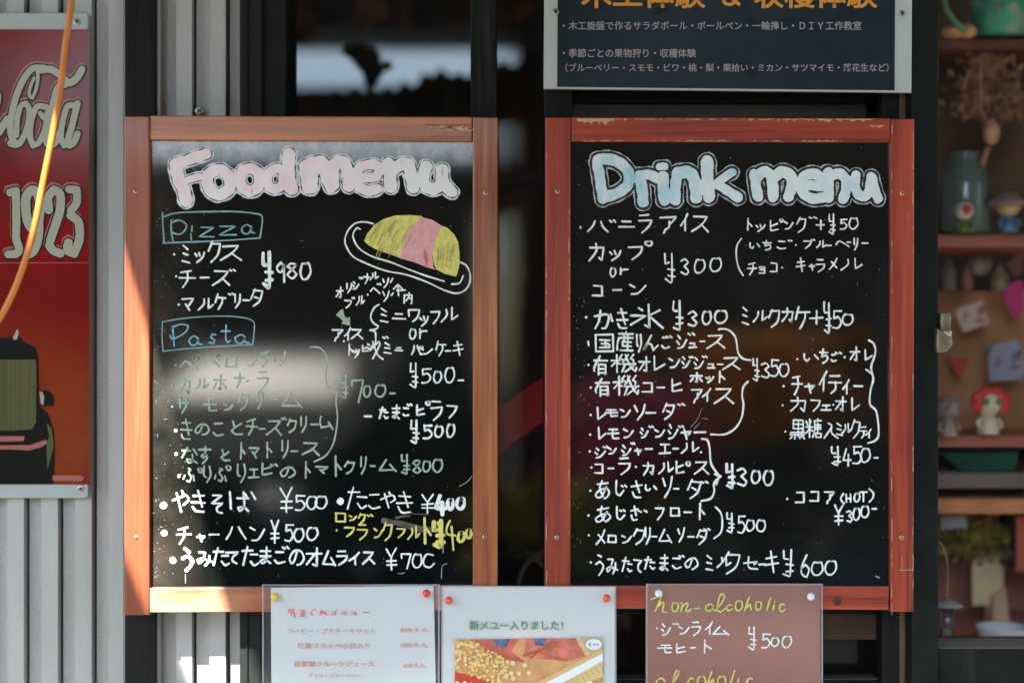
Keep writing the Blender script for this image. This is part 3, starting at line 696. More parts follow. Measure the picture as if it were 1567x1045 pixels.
write('ふ 232 935 80 100; ゜ 338 932 28 34; り 375 920 62 118; ふ 458 935 84 100; ゜ 542 915 34 34; り 622 905 68 130; エ 708 935 72 75; ヒ 798 900 78 80; ゛ 870 905 46 30; の 942 925 104 78; ト 1108 890 54 115', E_, 3.5, GN, YB, fb)
write('マ 65 905 95 68; ト 200 825 72 162; ク 295 870 75 100; リ 420 835 50 135; ー 500 900 38 12; ム 570 855 135 95', F, 3.5, GN, YB, fb)
write('Y 745 815 75 155; 8 835 860 70 105; 0 922 870 60 78; 0 1002 858 78 90', F, 3.5, GN, YB, fb, 'price_writing')
write('Y 250 180 80 180; 7 355 200 90 195; 0 447 270 55 78; 0 537 260 82 86; ー 658 314 40 18', F, 3.6, GN, YB, fb, 'price_writing')
write('~15,-47 90,-42 135,0 155,45 145,130 142,230 170,290 240,318; ~235,320 226,400 237,520 222,650 195,745 140,825 50,872', F, 3.0, GN, YB, fb, 'brace_mark')
for a, c in ((175, 660), (178, 832), (198, 993)): b = NB(); blob(b, 230 + a / 4.75, 520 + c / 4.75, 2.7, YB); link('bullet_mark', b, W, fb)
write('ー 455 498 52 18; た 575 435 65 90; ま 672 420 70 105; こ 758 435 50 70; ゛ 800 410 34 24; ヒ 868 420 66 78; ゜ 944 387 34 30; ラ 990 390 90 145; フ 1118 415 76 102', F, 3.8, W, YB, fb)
write('Y 820 545 75 178; 5 920 582 75 102; 0 1018 590 62 80; 0 1115 575 60 95', F, 3.9, W, YB, fb, 'price_writing')
write('dot 113 270 35; や 200 130 152 200; き 378 135 125 192; そ 550 172 125 172; は 722 145 190 180; ~885,165 900,200; ~940,145 978,212', Gg, 3.9, W, YB, fb)
write('¥ 1205 105 120 235; 5 1345 180 100 130; 0 1465 190 90 110; 0 1548 188 104 105', Gg, 3.3, W, YB, fb, 'price_writing')
write('dot 117 532 31; チ 235 480 135 150; ヤ 425 545 80 65; ー 548 530 85 28; ハ 700 465 185 120; ン 930 460 135 145', Gg, 3.6, W, YB, fb)
write('¥ 1118 410 80 220; 5 1250 450 85 152; 0 1345 498 88 108; 0 1465 485 100 105', Gg, 3.7, W, YB, fb, 'price_writing')
write('dot 200 788 33; う 278 685 115 200 5.6; み 428 700 145 135; た 583 670 142 165; て 700 700 115 120; た 858 660 142 175; ま 1013 665 122 150; こ 1150 700 102 112; ゛ 1238 660 58 44; の 1303 690 132 142; オ 1463 672 140 170; ム 1617 700 112 140; ラ 1750 705 98 130; イ 1862 715 110 115; ス 1990 700 112 120', Gg, 4.0, W, YB, fb)
write('¥ 672 680 100 200; 7 822 712 88 155; 0 928 735 86 118; ~1120,740 1060,733 1030,790 1040,840 1090,855 1130,820', H, 3.2, W, YB, fb, 'price_writing')
write('dot 245 232 35; た 313 105 175 195; こ 498 155 122 148; や 628 145 137 150; き 778 140 142 192', H, 3.3, W, YB, fb)
write('¥ 1003 165 118 170; 4 1145 182 90 172 6.5; 0 1258 220 50 84 5.6; 0 1345 207 72 92 5.2', H, 3.0, W, YB, fb, 'price_writing')
write('ロ 190 335 110 95; ン 330 362 68 50; ク 418 350 60 90; ゛ 500 358 48 32; dot 210 505; フ 285 470 92 95; ラ 408 455 92 135; ン 563 482 78 92; ク 648 435 86 170; フ 778 482 78 92; ル 885 470 110 120; ト 1010 390 95 240 4.4', H, 3.4, M['yellow_ink'], YB, fb)
write('Y 1118 420 112 250 6.2; ~1160,430 1190,520 1180,650; ~1280,415 1250,480 1255,540 1330,555; ~1295,470 1312,690; 0 1355 530 60 80 4.6; 0 1430 505 52 70 4.4', H, 3.8, M['yellow_ink'], YB, fb, 'price_writing')
b = NB(); ribbon(b, smooth(pl('655,415 800,440 980,490 1120,500', H)), 9, YB + .0002); ribbon(b, smooth(pl('770,390 830,375 900,370', H)), 3, YB + .0002); ribbon(b, smooth(pl('890,345 980,352 1075,358', H)), 1.6, YB); link('wiped_smear', b, mat('wiped_chalk', (.075, .08, .062), .5, var=.5, vscale=90), fb)
b = NB()
for s in ('1485,0 1440,50 1370,90', '1215,560 1215,720', '1200,960 1205,850 1250,820', '850,905 820,915 790,912'): ribbon(b, smooth(pl(s, H)), 1.3, YB)
ribbon(b, smooth(pl('318,920 318,1005', Gg)), 1.2, YB)
for i in range(190):
    x, y = rnd.uniform(233, 720), rnd.uniform(222, 892)
    if rnd.random() < .45: x, y = 231 + abs(rnd.gauss(0, 28)), rnd.uniform(225, 892)
    if rnd.random() < .5: blob(b, x, y, rnd.uniform(.3, .8), YB)
    else: a = rnd.uniform(0, 3); l = rnd.uniform(1, 5); ribbon(b, smooth([(x, y), (x + l * math.cos(a), y + l * math.sin(a))]), rnd.uniform(.3, .7), YB)
link('chalk_specks', b, mat('chalk_dust', (.30, .31, .30), .9), fb)['kind'] = 'stuff'
# omelette drawing
ybf = YB - .0004
om = [('omelette_yellow', 'yellow_ink', '475,870 500,810 560,735 640,685 740,655 860,652 960,660 970,672 900,720 850,790 815,870 790,960 775,1012 700,985 580,945 510,905'),
      ('omelette_yellow', 'yellow_ink', '1130,742 1180,760 1240,820 1268,880 1280,960 1282,1060 1262,1148 1250,1172 1150,1145 1085,1110 1062,1060 1052,980 1062,900 1090,830 1120,770'),
      ('ketchup_band', 'pink_ink', '968,672 1050,692 1130,742 1118,780 1085,850 1060,930 1052,1010 1060,1090 1078,1112 1000,1092 900,1050 825,1030 775,1015 790,960 815,870 850,790 900,722')]
for nm, mm, s in om: b = NB(); flat(b, pl(s, B), ybf - .0001 * (nm[0] == 'k')); link(nm, b, M[mm], fb)
b = NB()
for i in range(26):
    x = rnd.uniform(560, 900); y = rnd.uniform(700, 950)
    if x > 800 and y > 850: continue
    ribbon(b, smooth(pl(f'{x},{y} {x-35},{y+55} {x-50},{y+95}', B)), rnd.uniform(.5, 1.2), ybf - .0004)
for i in range(14): x = rnd.uniform(1090, 1250); y = rnd.uniform(880, 1030); ribbon(b, smooth(pl(f'{x},{y} {x-6},{y+90}', B)), rnd.uniform(.5, 1.1), ybf - .0004)
link('pen_hatching', b, mat('olive_pen_gaps', (.34, .32, .09), .7), fb)['kind'] = 'stuff'
b = NB()
for i in range(6): ribbon(b, smooth(pl(f'{985+i*6},{945+i*14} {978+i*5},{1010+i*14}', B)), 1.4, ybf - .0005)
link('ketchup_hatching', b, M['rose_ink'], fb)
write('~550,725 480,710 400,722 340,780 312,860 330,930 380,1000 470,1050 650,1120 830,1155 1000,1215 1150,1285 1250,1312 1320,1290 1365,1230 1370,1150 1340,1080 1290,1050; ~440,770 415,758 385,800 385,850 430,930 540,1000 700,1050 850,1110 1000,1165 1150,1210; ~1215,1235 1280,1225 1312,1165', B, 3.0, W, YB, fb, 'plate_outline')

# drink board writing
write('dot 105 745; ハ 168 685 175 100; ゛ 360 685 48 34; ニ 440 680 132 82; ラ 612 640 112 155; ア 800 645 136 150; イ 975 630 68 150; ス 1070 640 150 148', I, 3.6, W, YB, db)
write('カ 185 890 122 148; ツ 360 940 95 95; フ 528 905 118 122; ゜ 665 865 64 40', I, 3.7, W, YB, db)
write('o 365 285 45 68; r 438 282 80 55; コ 210 425 95 105; ー 385 458 75 24; ン 530 415 142 92', K, 3.5, W, YB, db)
write('Y 830 155 105 250; 3 968 205 82 130; 0 1093 215 88 102; 0 1228 200 98 106', K, 3.3, W, YB, db, 'price_writing')
write('dot 155 708; か 230 650 150 158; き 420 635 92 168; 氷 545 600 280 200', K, 4.0, W, YB, db)
write('Y 903 565 98 255; 3 1033 660 92 122; 0 1163 660 76 104; 0 1268 655 106 100', K, 3.8, W, YB, db, 'price_writing')
write('~172,155 178,190; 国 240 95 150 145 3.1; 産 425 70 135 160 3.1; り 590 95 48 150; ん 652 105 125 125; こ 803 110 72 105; ゛ 850 108 48 30; シ 943 105 84 108; ゛ 1040 82 54 36; ユ 1050 160 60 52; ー 1145 142 36 22; ス 1203 90 150 124', Mm, 3.6, W, YB, db, jit=.15)
write('dot 175 358; 有 225 285 112 160 3.2; 機 375 270 212 148 2.9; オ 615 288 94 128; レ 722 285 115 120; ン 875 293 92 88; シ 988 290 64 92; ゛ 1050 285 30 24; シ 1093 295 78 94; ゛ 1165 280 38 28; ユ 1210 340 60 50; ー 1295 342 45 20; ス 1338 285 150 112', Mm, 3.5, W, YB, db, jit=.15)
write('dot 195 555; 有 240 480 115 148 3.2; 機 395 455 212 160 3.0; コ 643 505 92 98; ー 770 540 62 24; ヒ 893 485 90 100; ホ 1060 425 100 85; ツ 1195 455 64 55; ト 1288 415 78 95; ア 1070 560 92 125; イ 1163 565 78 105; ス 1268 552 162 138', Mm, 3.6, W, YB, db, jit=.15)
write('dot 195 792; レ 238 725 82 105; モ 325 740 100 70; ン 455 735 80 75; ソ 578 700 88 130; ー 675 762 80 20; タ 820 690 98 140; ゛ 950 695 58 28', Mm, 3.6, W, YB, db)
write('dot 190 962; レ 248 900 78 100; モ 345 908 92 98; ン 480 908 82 78; シ 628 905 62 82; ゛ 700 888 38 28; ン 753 912 82 68; シ 868 875 80 120; ゛ 960 885 40 28; ヤ 978 920 90 80; ー 1095 935 98 12', Mm, 3.6, W, YB, db)
write('~1101,504 1108,503 1118,506 1127,517 1131,540 1139,549 1150,551; ~1146,584 1139,592 1137,605 1139,620 1136,640 1126,656 1110,665 1089,665', (0, 0, 1), 3.5, W, YB, db, 'brace_mark')
write('Y 220 270 55 180; 3 283 310 72 110; 5 355 285 68 125; 0 428 320 72 88', N, 3.2, W, YB, db, 'price_writing')
write('dot 570 278; い 608 228 125 72; ち 748 200 58 110; こ 833 238 38 58; ゛ 870 225 46 24; dot 940 263; オ 988 185 68 105; レ 1088 208 66 78', N, 3.5, W, YB, db)
write('dot 463 490; チ 528 410 82 145; ヤ 633 470 74 72; イ 743 370 62 155; テ 818 390 96 156; イ 928 440 54 110; ー 1015 480 65 16', N, 3.6, W, YB, db)
write('dot 455 640; カ 523 580 112 106; フ 680 590 70 95; エ 758 635 74 45; dot 852 635 7; オ 873 570 78 115; レ 983 580 72 100', N, 3.2, W, YB, db)
write('dot 477 845; 黒 515 755 112 145 2.5; 糖 640 745 115 145 2.5; 入 778 780 108 115; ミ 878 780 44 95; ル 920 785 76 74; ク 998 755 64 140; テ 1063 800 50 92; イ 1108 828 44 64', N, 3.1, W, YB, db, jit=.15)
write('~1130,130 1170,160 1182,230 1150,330 1155,380 1165,440 1145,520 1140,630 1190,690 1208,860 1180,915 1125,935; ~1110,360 1150,390', N, 3.7, W, YB, db, 'brace_mark')
write('Y 743 60 72 135; 4 828 80 54 115; 5 888 65 68 110; 0 953 80 62 86; ー 1045 134 26 12', Q, 3.4, W, YB, db, 'price_writing')
write('Y 10 185 65 165 4.2; 3 83 215 78 116; 0 188 235 58 80; 0 273 235 68 90', Q, 3.9, W, YB, db, 'price_writing')
write('dot 438 427; コ 498 372 64 88; コ 598 370 64 80; ア 700 370 66 86; ~830,390 812,420 820,445 835,458; H 845 395 40 52; O 905 390 38 54; T 948 380 46 66; ~1010,358 1038,385 1035,420 1010,448', Q, 3.5, W, YB, db)
write('¥ 763 470 62 140; 3 850 510 42 76; 0 898 495 46 76; 0 953 480 52 72; ー 1030 488 30 14', Q, 3.5, W, YB, db, 'price_writing')
write('Y 10 525 60 135; 5 88 550 54 110; 0 153 578 54 68; 0 223 578 62 72', Q, 3.3, W, YB, db, 'price_writing')
write('dot 143 178; シ 180 158 66 62; ゛ 235 145 28 24; ン 268 150 52 46; シ 358 140 60 66; ゛ 420 120 24 24; ヤ 445 160 46 42; ー 515 156 46 12; エ 608 125 72 74; ー 700 154 35 12; ル 755 118 115 70; dot 888 185', O, 3.5, W, YB, db)
write('dot 155 287; コ 176 258 60 72; ー 268 286 35 12; ラ 338 225 78 110; dot 452 282; カ 503 255 68 82; ル 608 250 92 76; ヒ 718 245 54 80; ゜ 786 247 28 28; ス 843 240 92 90', O, 3.5, W, YB, db)
write('dot 147 442; あ 183 375 90 115; し 308 375 64 100; ゛ 355 405 34 24; さ 423 380 68 105; い 508 400 82 46; ソ 633 345 60 138; ー 705 422 32 12; タ 800 370 85 122; ゛ 888 380 46 20', O, 3.6, W, YB, db)
write('~893,95 930,105 945,160 955,260 1000,330 1020,345; ~1020,345 975,390 975,450 950,495 890,510; ~980,330 1005,350 990,400', O, 3.8, W, YB, db, 'brace_mark')
write('dot 135 607; あ 183 548 98 102; し 313 550 62 86; ゛ 345 570 34 20; さ 418 545 48 90; ゛ 470 572 56 26; フ 583 550 56 86; ロ 678 550 70 66; ー 775 578 50 14; ト 862 525 55 110', O, 3.5, W, YB, db)
write('~985,550 1020,590 1030,650 1020,720 975,760', O, 3.3, W, YB, db, 'brace_mark')
write('dot 137 740; メ 188 705 62 92; ロ 260 735 66 55; ン 358 735 64 52; ク 438 695 72 106; リ 513 690 40 106; ー 560 742 30 10; ム 603 700 88 86; ソ 733 690 42 92; ー 800 742 40 12; タ 862 700 66 98; ゛ 908 695 38 20', O, 3.4, W, YB, db)
write('dot 150 920; う 178 870 62 132; み 258 890 72 106; た 363 890 62 92; て 438 895 54 90; た 513 885 64 80; ま 608 870 64 102; こ 688 885 66 76; ゛ 740 875 34 20; の 783 888 84 78; ミ 923 875 42 100; ル 998 882 88 70', O, 3.4, W, YB, db)
write('ク -12 795 120 155; セ 138 830 90 96; ー 240 872 46 20; キ 283 795 90 140; Y 403 785 88 185; 6 528 818 68 152; 0 608 870 78 86; 0 703 865 78 86', Q, 3.3, W, YB, db)
write('ト 168 70 60 96; ツ 255 115 70 60; ヒ 363 90 68 76; ゜ 442 76 28 24; ン 483 90 66 66; ク 580 65 72 116; ゛ 680 60 58 24; + 738 85 62 72; Y 833 40 62 156; 5 923 80 58 76; 0 1000 70 70 82', L_, 3.0, W, YB, db)
write('~135,232 100,290 95,380 115,470 150,530; い 193 260 88 58; ち 308 250 64 76; こ 418 248 72 68; ゛ 510 245 30 20; dot 572 285; フ 638 245 60 66; ゛ 697 240 28 16; ル 738 250 80 56; ー 820 282 36 10; ヘ 893 238 104 66; ~985,262 1012,262; リ 1038 230 34 92; ー 1105 265 46 8', L_, 2.9, W, YB, db)
write('チ 188 430 70 92; ヨ 280 455 46 60; コ 368 422 58 84; dot 462 467; キ 578 390 68 106; ヤ 680 440 46 46; ラ 738 405 68 96; メ 843 390 64 88; ル 935 392 168 92', L_, 2.9, W, YB, db)
write('ミ 143 780 48 142; ル 230 810 112 92; ク 353 800 92 146; カ 463 795 84 106; ケ 568 785 118 166; + 683 812 102 106; Y 793 745 68 242; 5 863 815 74 130; 0 948 845 82 76', L_, 3.5, W, YB, db)
b = NB()
for i in range(150):
    x, y = rnd.uniform(877, 1358), rnd.uniform(222, 892)
    if rnd.random() < .3: x = 878 + abs(rnd.gauss(0, 14))
    if rnd.random() < .6: blob(b, x, y, rnd.uniform(.3, .8), YB)
    else: a = rnd.uniform(0, 3); l = rnd.uniform(1, 4); ribbon(b, smooth([(x, y), (x + l * math.cos(a), y + l * math.sin(a))]), rnd.uniform(.3, .7), YB)
ribbon(b, smooth([(1342, 882.5), (1348, 885)]), 2.0, YB); ribbon(b, smooth([(889, 349), (890, 348)]), 3, YB)
for s in ('1060,900 1120,830 1160,735', '1165,820 1210,828', '1090,915 1140,860'): ribbon(b, smooth(pl(s, Mm)), .8, YB)
link('chalk_specks', b, mat('chalk_dust_light', (.32, .34, .33), .9), db)['kind'] = 'stuff'

# ------------------------------------------------------------------ navy sign above
sg = thing('sign', P(1114, 139, -.004), 'navy activity sign with a pale border and orange heading, above the drink board', 'sign')
YS = .020
link('border', prism(NB(), [(834, -190), (1397, -186), (1395, 142), (832, 136)], YS, .006, .0008), M['white_print'], sg)
b = NB(); flat(b, [(855, -170), (1377, -168), (1375.5, 134.5), (853.5, 129)], YS - .0006); link('printed_field', b, M['navy'], sg)
yt = YS - .0012
for tx, x, y, s, wd in (('・木工旋盤で作るサラダボール・ボールペン・一輪挿し・ＤＩＹ工作教室', 862, 40, 14.5, 462), ('・季節ごとの果物狩り・収穫体験', 862, 82.5, 14.5, 206), ('（ブルーベリー・スモモ・ビワ・桃・梨・栗拾い・ミカン・サツマイモ・落花生など）', 866, 104.5, 13.3, 500)):
    printed(tx, x, y, s, M['sign_text'], yt, sg, .006, wd)
for tx, x, wd in (('木工体験', 890, 192), ('＆', 1108, 28), ('収穫体験', 1158, 190)):
    for k, (dx, dy) in enumerate(((0, 0), (1.3, .4), (.7, -.6))): o = printed(tx, x + dx, 3.2 + dy, 46, M['sign_orange'], yt - k * .00005, sg, .008, wd, name='heading_text')
screw(850.5, 18.5, YS - .0006, .0042, M['zinc'], sg); screw(1380.5, 21.5, YS - .0006, .0042, M['zinc'], sg)

# ------------------------------------------------------------------ red enamel sign on the left wall
cs = thing('enamel_sign', P(-150, 762, .045), 'red enamel drink sign with cream script and the number 1923, at the left edge', 'sign')
YC = .048
def rr(x0, x1, y0, y1, r): 
    o = []
    for cx, cy, a0 in ((x1 - r, y0 + r, -90), (x1 - r, y1 - r, 0), (x0 + r, y1 - r, 90), (x0 + r, y0 + r, 180)):
        for k in range(5): a = R(a0 + k * 22.5); o.append((cx + r * math.cos(a), cy + r * math.sin(a)))
    return o
link('border', prism(NB(), rr(-500, 135, 20, 762, 6), YC, .008, .0012), M['sign_border'], cs)
b = NB(); n = 26
for k in range(1): flat(b, [(-483, 32.5), (118, 32.5), (119.5, 747), (-483, 747)], YC - .0006)
link('red_field', b, M['sign_red'], cs)
CK = (0, 0, 4.019); WK = (0, 250, 3.87)
def sfat(segs, y, out=4.6):
    link('letter_highlight', fatshape([(wd * 1.04, [(a - 1.2, c - 3.2) for a, c in p]) for wd, p in segs], 4.4, y + .0002, .8, .3), M['sign_pink'], cs)
    for nm, m, add, yy in (('letter_outline', M['sign_black'], out, y), ('letter_fill', M['sign_cream'], 0, y - .0003)):
        link(nm, fatshape([(wd * 1.04, p) for wd, p in segs], add, yy, .7, .1), m, cs)
cola = [(11, pl('165,388 240,385 300,425 350,468 400,440 432,385', CK)), (10, pl('190,375 125,378 75,430 30,520 0,620 -20,740 0,840 40,850', CK)), (5, pl('150,385 155,450 140,520 120,565 102,550 105,500 130,440', CK)),
        (8, pl('75,600 45,620 25,700 20,800', CK)), (9, pl('80,600 100,640 95,720 60,820 20,860 -20,850', CK)), (9, pl('205,620 150,620 115,700 105,800 125,865 165,840 200,760 215,660', CK)), (7, pl('170,660 190,690 230,640', CK)),
        (10, pl('325,480 280,500 250,600 215,760 210,840 235,870 270,840 290,790', CK)), (9, pl('385,610 340,620 310,720 300,810 320,865 350,830', CK)), (10, pl('405,600 370,740 345,830 355,865 385,840 405,790', CK)),
        (11, pl('-180,600 -140,500 -100,560 -130,700 -90,780 -40,700', CK))]
sfat(cola, YC - .0012)
num = [(12, pl('-20,150 15,140 18,300 18,430 35,490 20,520 -30,525', WK)), (14, pl('120,135 78,180 80,290 105,360 145,370 160,280 155,180 120,135', WK)), (12, pl('158,300 155,420 130,500 100,525', WK)),
       (13, pl('215,255 212,180 245,135 283,160 285,250 255,350 225,440', WK)), (13, pl('220,470 240,500 285,520', WK)), (12, pl('340,130 385,135 385,210 350,260', WK)), (13, pl('350,290 395,330 402,430 370,520 330,500 335,455', WK))]
sfat(num, YC - .0012)
TK = (0, 500, 3.733); yk = YC - .0012
for nm, mm, s, dy in (('printed_truck', 'sign_black', '-300,60 0,60 20,38 60,85 130,122 146,190 150,460 200,505 236,600 243,700 238,920 -300,920', 0), ('printed_grille', 'sign_olive', '-300,190 130,190 136,220 134,560 110,598 0,606 -300,606', .0005),
                      ('printed_lamp', 'sign_black', '155,378 192,368 236,402 236,462 165,466', .0003), ('lamp_highlight', 'sign_cream', '153,378 172,380 182,410 178,458 163,450', .0008), ('printed_bumper', 'sign_pink', '-300,690 0,692 100,690 165,668 196,660 198,682 160,705 90,722 0,716 -300,716', .0005),
                      ('printed_bumper_panel', 'sign_pink', '-300,640 68,638 60,668 -300,678', .0005), ('printed_crest', 'sign_cream', '0,60 18,20 28,12 32,40 22,70 0,75', .0007), ('printed_fender_glint', 'sign_olive', '195,565 225,590 238,700 200,840 195,700 210,640', .0006), ('bottom_glint', 'sign_pink', '230,868 400,868 416,885 400,902 230,900', .0003)):
    b = NB(); flat(b, pl(s, TK), yk - dy); link(nm, b, M[mm], cs)
b = NB(); flat(b, [(-483, 399.3), (118.6, 398.6), (118.6, 399.6), (-483, 400.4)], yk); link('print_seam', b, M['sign_pink'], cs)
b = NB()
for s in ('100,135 70,180 60,100', ): pass
for px, py in ((118, 34), (123.5, 747)): screw(px, py, YC, .0046, M['zinc'], cs)
screw(305, 170, Y_W - .0005, .0058, M['zinc'], w2)
b.free()

# ------------------------------------------------------------------ orange cord hanging in front of the sign
YCORD = -.10
cp = smooth([(116, -160), (109, 0), (100, 70), (92, 140), (80, 210), (68, 270), (52, 350), (33, 415), (12, 465), (-10, 500), (-60, 555), (-160, 600)], step=8)
b = NB(); tube(b, [P(p.x, p.y, YCORD) for p in cp], .0037, 12); top('orange_cable', b, M['cord'], 'orange cord hanging in a curve in front of the red enamel sign', 'cable', smooth=True)

# ------------------------------------------------------------------ pinned notices
def sheet(name, label, outer, inner, pm, sm, y=-.0035):
    t = thing(name, P(sum(p[0] for p in outer) / 4, 1180, y), label, 'notice')
    link('paper', prism(NB(), inner, y, .0006), pm, t)
    b = NB(); prism(b, outer, y - .0016, .0005); link('plastic_sleeve', b, sm, t); return t
s1 = sheet('paper_notice', 'white paper notice in a clear sleeve with faint red handwriting, leftmost below the boards', [(403, 896), (673, 892.5), (672, 1190), (403, 1190)], [(414.5, 899), (663.5, 896), (670, 1190), (416, 1190)], M['paper'], M['sleeve'])
s2 = sheet('paper_notice', 'white printed notice with a corn and spice photo, between the two boards', [(676, 895.5), (942, 896), (942.5, 1190), (674, 1190)], [(677.5, 897), (940.5, 897.5), (941, 1190), (676, 1190)], M['paper'], M['sleeve'], -.0035)
s3 = sheet('paper_notice', 'rust red notice with yellow lettering non-alcoholic, pinned under the drink board', [(988, 893), (1257.5, 892.5), (1258, 1190), (987, 1190)], [(991, 895), (1255, 894.5), (1255, 1190), (990, 1190)], M['rust_paper'], M['sleeve_red'])
for t, xs, ytop in ((s1, (403.5, 672), 893.5), (s3, (989, 1256.5), 892.5), (s2, (676.5, 941.5), 896)):
    b = NB()
    for x in xs: ribbon(b, smooth([(x, ytop), (x, 1040), (x, 1185)]), 2.4, -.0054, .15)
    ribbon(b, smooth([(xs[0], ytop), ((xs[0] + xs[1]) / 2, ytop), (xs[1], ytop)]), 2.0, -.0054, .15); link('sleeve_seam', b, M['sleeve_edge'], t)
def pin(px, py, col, label, r=6.2, white=False):
    c = P(px, py, -.006); b = NB()
    if white: lathe(b, c, [(.0032, .0), (.0034, .0012), (.0022, .0022), (.0021, .0045), (.0045, .0058), (.0046, .0075), (.0036, .0086), (.00001, .0089)], 18, 'y')
    else: ball(b, c + Vector((0, -.0055, 0)), r * S, sub=20); lathe(b, c, [(.0012, -.002), (.0012, .004)], 10, 'y')
    return top('push_pin', b, mat('pin_plastic', col, .25, coat=.4), label, 'push pin', smooth=True, origin=c)
pin(421.5, 911.5, (.72, .50, .06), 'yellow ball push pin at the top left of the faint handwritten notice'); pin(653, 906.5, (.72, .05, .025), 'red ball push pin at the top right of the faint handwritten notice')
pin(687, 917, (.75, .09, .04), 'orange red ball push pin at the top left of the corn photo notice'); pin(927.5, 913.5, (.75, .09, .04), 'orange red ball push pin at the top right of the corn photo notice')
pin(1007, 906, (.72, .80, .82), 'white push pin at the top left of the rust red notice', white=True); pin(1239, 911, (.72, .80, .82), 'white push pin at the top right of the rust red notice', white=True)
SQ, SR, SU = (380, 880, 5.223), (660, 880, 5.223), (960, 870, 4.897)
yi = -.0056
ri, oi = mat('red_felt_pen', (.70, .13, .12), .6), mat('faded_orange_pen', (.62, .28, .16), .6); oi2 = mat('faded_pink_pen', (.55, .33, .30), .6)
write('気 325 258 55 68; ま 415 265 48 56; く 498 275 30 38; ゛ 528 262 14 12; れ 575 270 56 38; メ 668 270 44 40; ニ 748 275 50 30; ユ 830 280 44 25; ー 920 283 50 8', SQ, 1.6, ri, yi, s1, 'heading_writing')
printed('コーヒー・プチケーキセット', 441, 967, 9, oi2, yi, s1, .010, 134); printed('500えん', 613, 965, 8, oi, yi, s1, .010, 43)
printed('抹茶フラッペ小豆入り', 456, 989.5, 9, oi, yi, s1, .010, 111); printed('500えん', 613, 988, 8, oi, yi, s1, .010, 43)
printed('自家製フルーツジュース', 452, 1017, 9, oi, yi, s1, .014, 121); printed('600えん', 618, 1019, 8, oi, yi, s1, .010, 34)
printed('アイス・ブルーベリー', 473, 1034, 7, oi2, yi, s1, .008, 79)
printed('新メユー入りました！', 718, 960.5, 15, mat('green_print', (.16, .30, .18), .6), yi, s2, .012, 143); printed('新メユー入りました！', 718.7, 960.9, 15, bpy.data.materials['green_print'], yi - .00008, s2, .012, 143)
# corn photograph printed on the middle notice
def pr(name, m, s, dy, parent=s2): b = NB(); flat(b, pl(s, SR), yi - dy); return link(name, b, m, parent)
pr('printed_photo', mat('photo_tan', (.62, .33, .14), .5, var=.15, vscale=40), '188,502 1368,490 1368,1500 188,1500', 0)
pr('photo_cloth', mat('photo_cloth_red', (.52, .13, .08), .5, var=.25, vscale=50), '310,502 700,500 640,600 760,690 480,640', .0002); pr('photo_cloth', mat('photo_cloth_pink', (.55, .17, .11), .5, var=.3, vscale=60), '760,497 1150,492 1230,640 1080,680 740,640', .0002)
pr('photo_blue_patch', mat('photo_blue', (.10, .13, .22), .5, var=.5, vscale=200), '480,502 625,500 600,570 540,575', .0004); pr('photo_blue_patch', bpy.data.materials['photo_blue'], '815,496 920,494 900,555 830,550', .0004)
pr('photo_basket', mat('photo_basket', (.62, .45, .22), .5, var=.2, vscale=80), '1150,493 1368,490 1368,580 1235,635', .0004)
pr('photo_white_stripe', M['paper'], '850,1500 850,880 1368,610 1368,670 940,1500', .0005)
pr('photo_board_edge', mat('photo_edge', (.72, .46, .20), .5), '740,900 1368,575 1368,605 800,905', .0006)
pr('photo_ruler', mat('photo_ruler', (.68, .52, .22), .5), '1020,862 1368,672 1368,800 1150,880 1000,900', .0006)
pr('photo_red_tray', mat('photo_tray', (.60, .06, .03), .5), '188,762 330,790 480,838 560,1500 188,1500', .0006)
b = NB()
for i in range(9): x = 1040 + i * 38; ribbon(b, smooth(pl(f'{x},{862-i*20} {x+30},{905-i*20}', SR)), .5, yi - .0009)
link('ruler_lines', b, mat('ruler_line', (.10, .05, .03), .6), s2)
b = NB(); cin = mat('photo_cinnamon', (.50, .12, .05), .5, var=.2, vscale=100)
for s in ('735,630 860,590 1010,530', '790,650 900,570 1015,555', '860,600 960,640 1080,665', '540,560 570,610 615,645'): ribbon(b, smooth(pl(s, SR)), 3.2, yi - .0008)
link('photo_sticks', b, cin, s2)
kern = [mat('photo_kernel', c, .5) for c in ((.80, .58, .18), (.78, .66, .34), (.70, .42, .10))]; bs = [NB(), NB(), NB()]
for i in range(330):
    x, y = rnd.uniform(195, 620), rnd.uniform(515, 862)
    top_ = 512 + max(0, x - 330) * .55
    if y < top_ or (y > 760 + (x - 188) * .25 and x < 480): continue
    j = rnd.randrange(3); c = pl(f'{x},{y}', SR)[0]; blob(bs[j], c[0], c[1], rnd.uniform(1.6, 2.8), yi - .0010)
for x, y in ((650, 690), (748, 705), (700, 770), (780, 768), (640, 770), (600, 790), (655, 810), (210, 850), (270, 850), (320, 860)): c = pl(f'{x},{y}', SR)[0]; blob(bs[1], c[0], c[1], 3.6, yi - .0018)
for bm_, k in zip(bs, kern): o = link('photo_kernels', bm_, k, s2)
b = NB(); c = pl('1295,540', SR)[0]; b.faces.new([b.verts.new(P(c[0] + 13 * math.cos(a), c[1] + 9 * math.sin(a)) + Vector((0, yi - .0014, 0))) for a in [k * math.pi / 14 for k in range(28)]]); link('printed_badge', b, M['paper'], s2)
b = NB(); ribbon(b, smooth([(c[0] + 13 * math.cos(k * math.pi / 10), c[1] + 9 * math.sin(k * math.pi / 10)) for k in range(21)], step=2), .6, yi - .0020)
for x in range(5): ribbon(b, smooth([(c[0] - 1 + x * 1.9, c[1] - .8), (c[0] - .2 + x * 1.9, c[1] + 1.2)]), .8, yi - .0020)
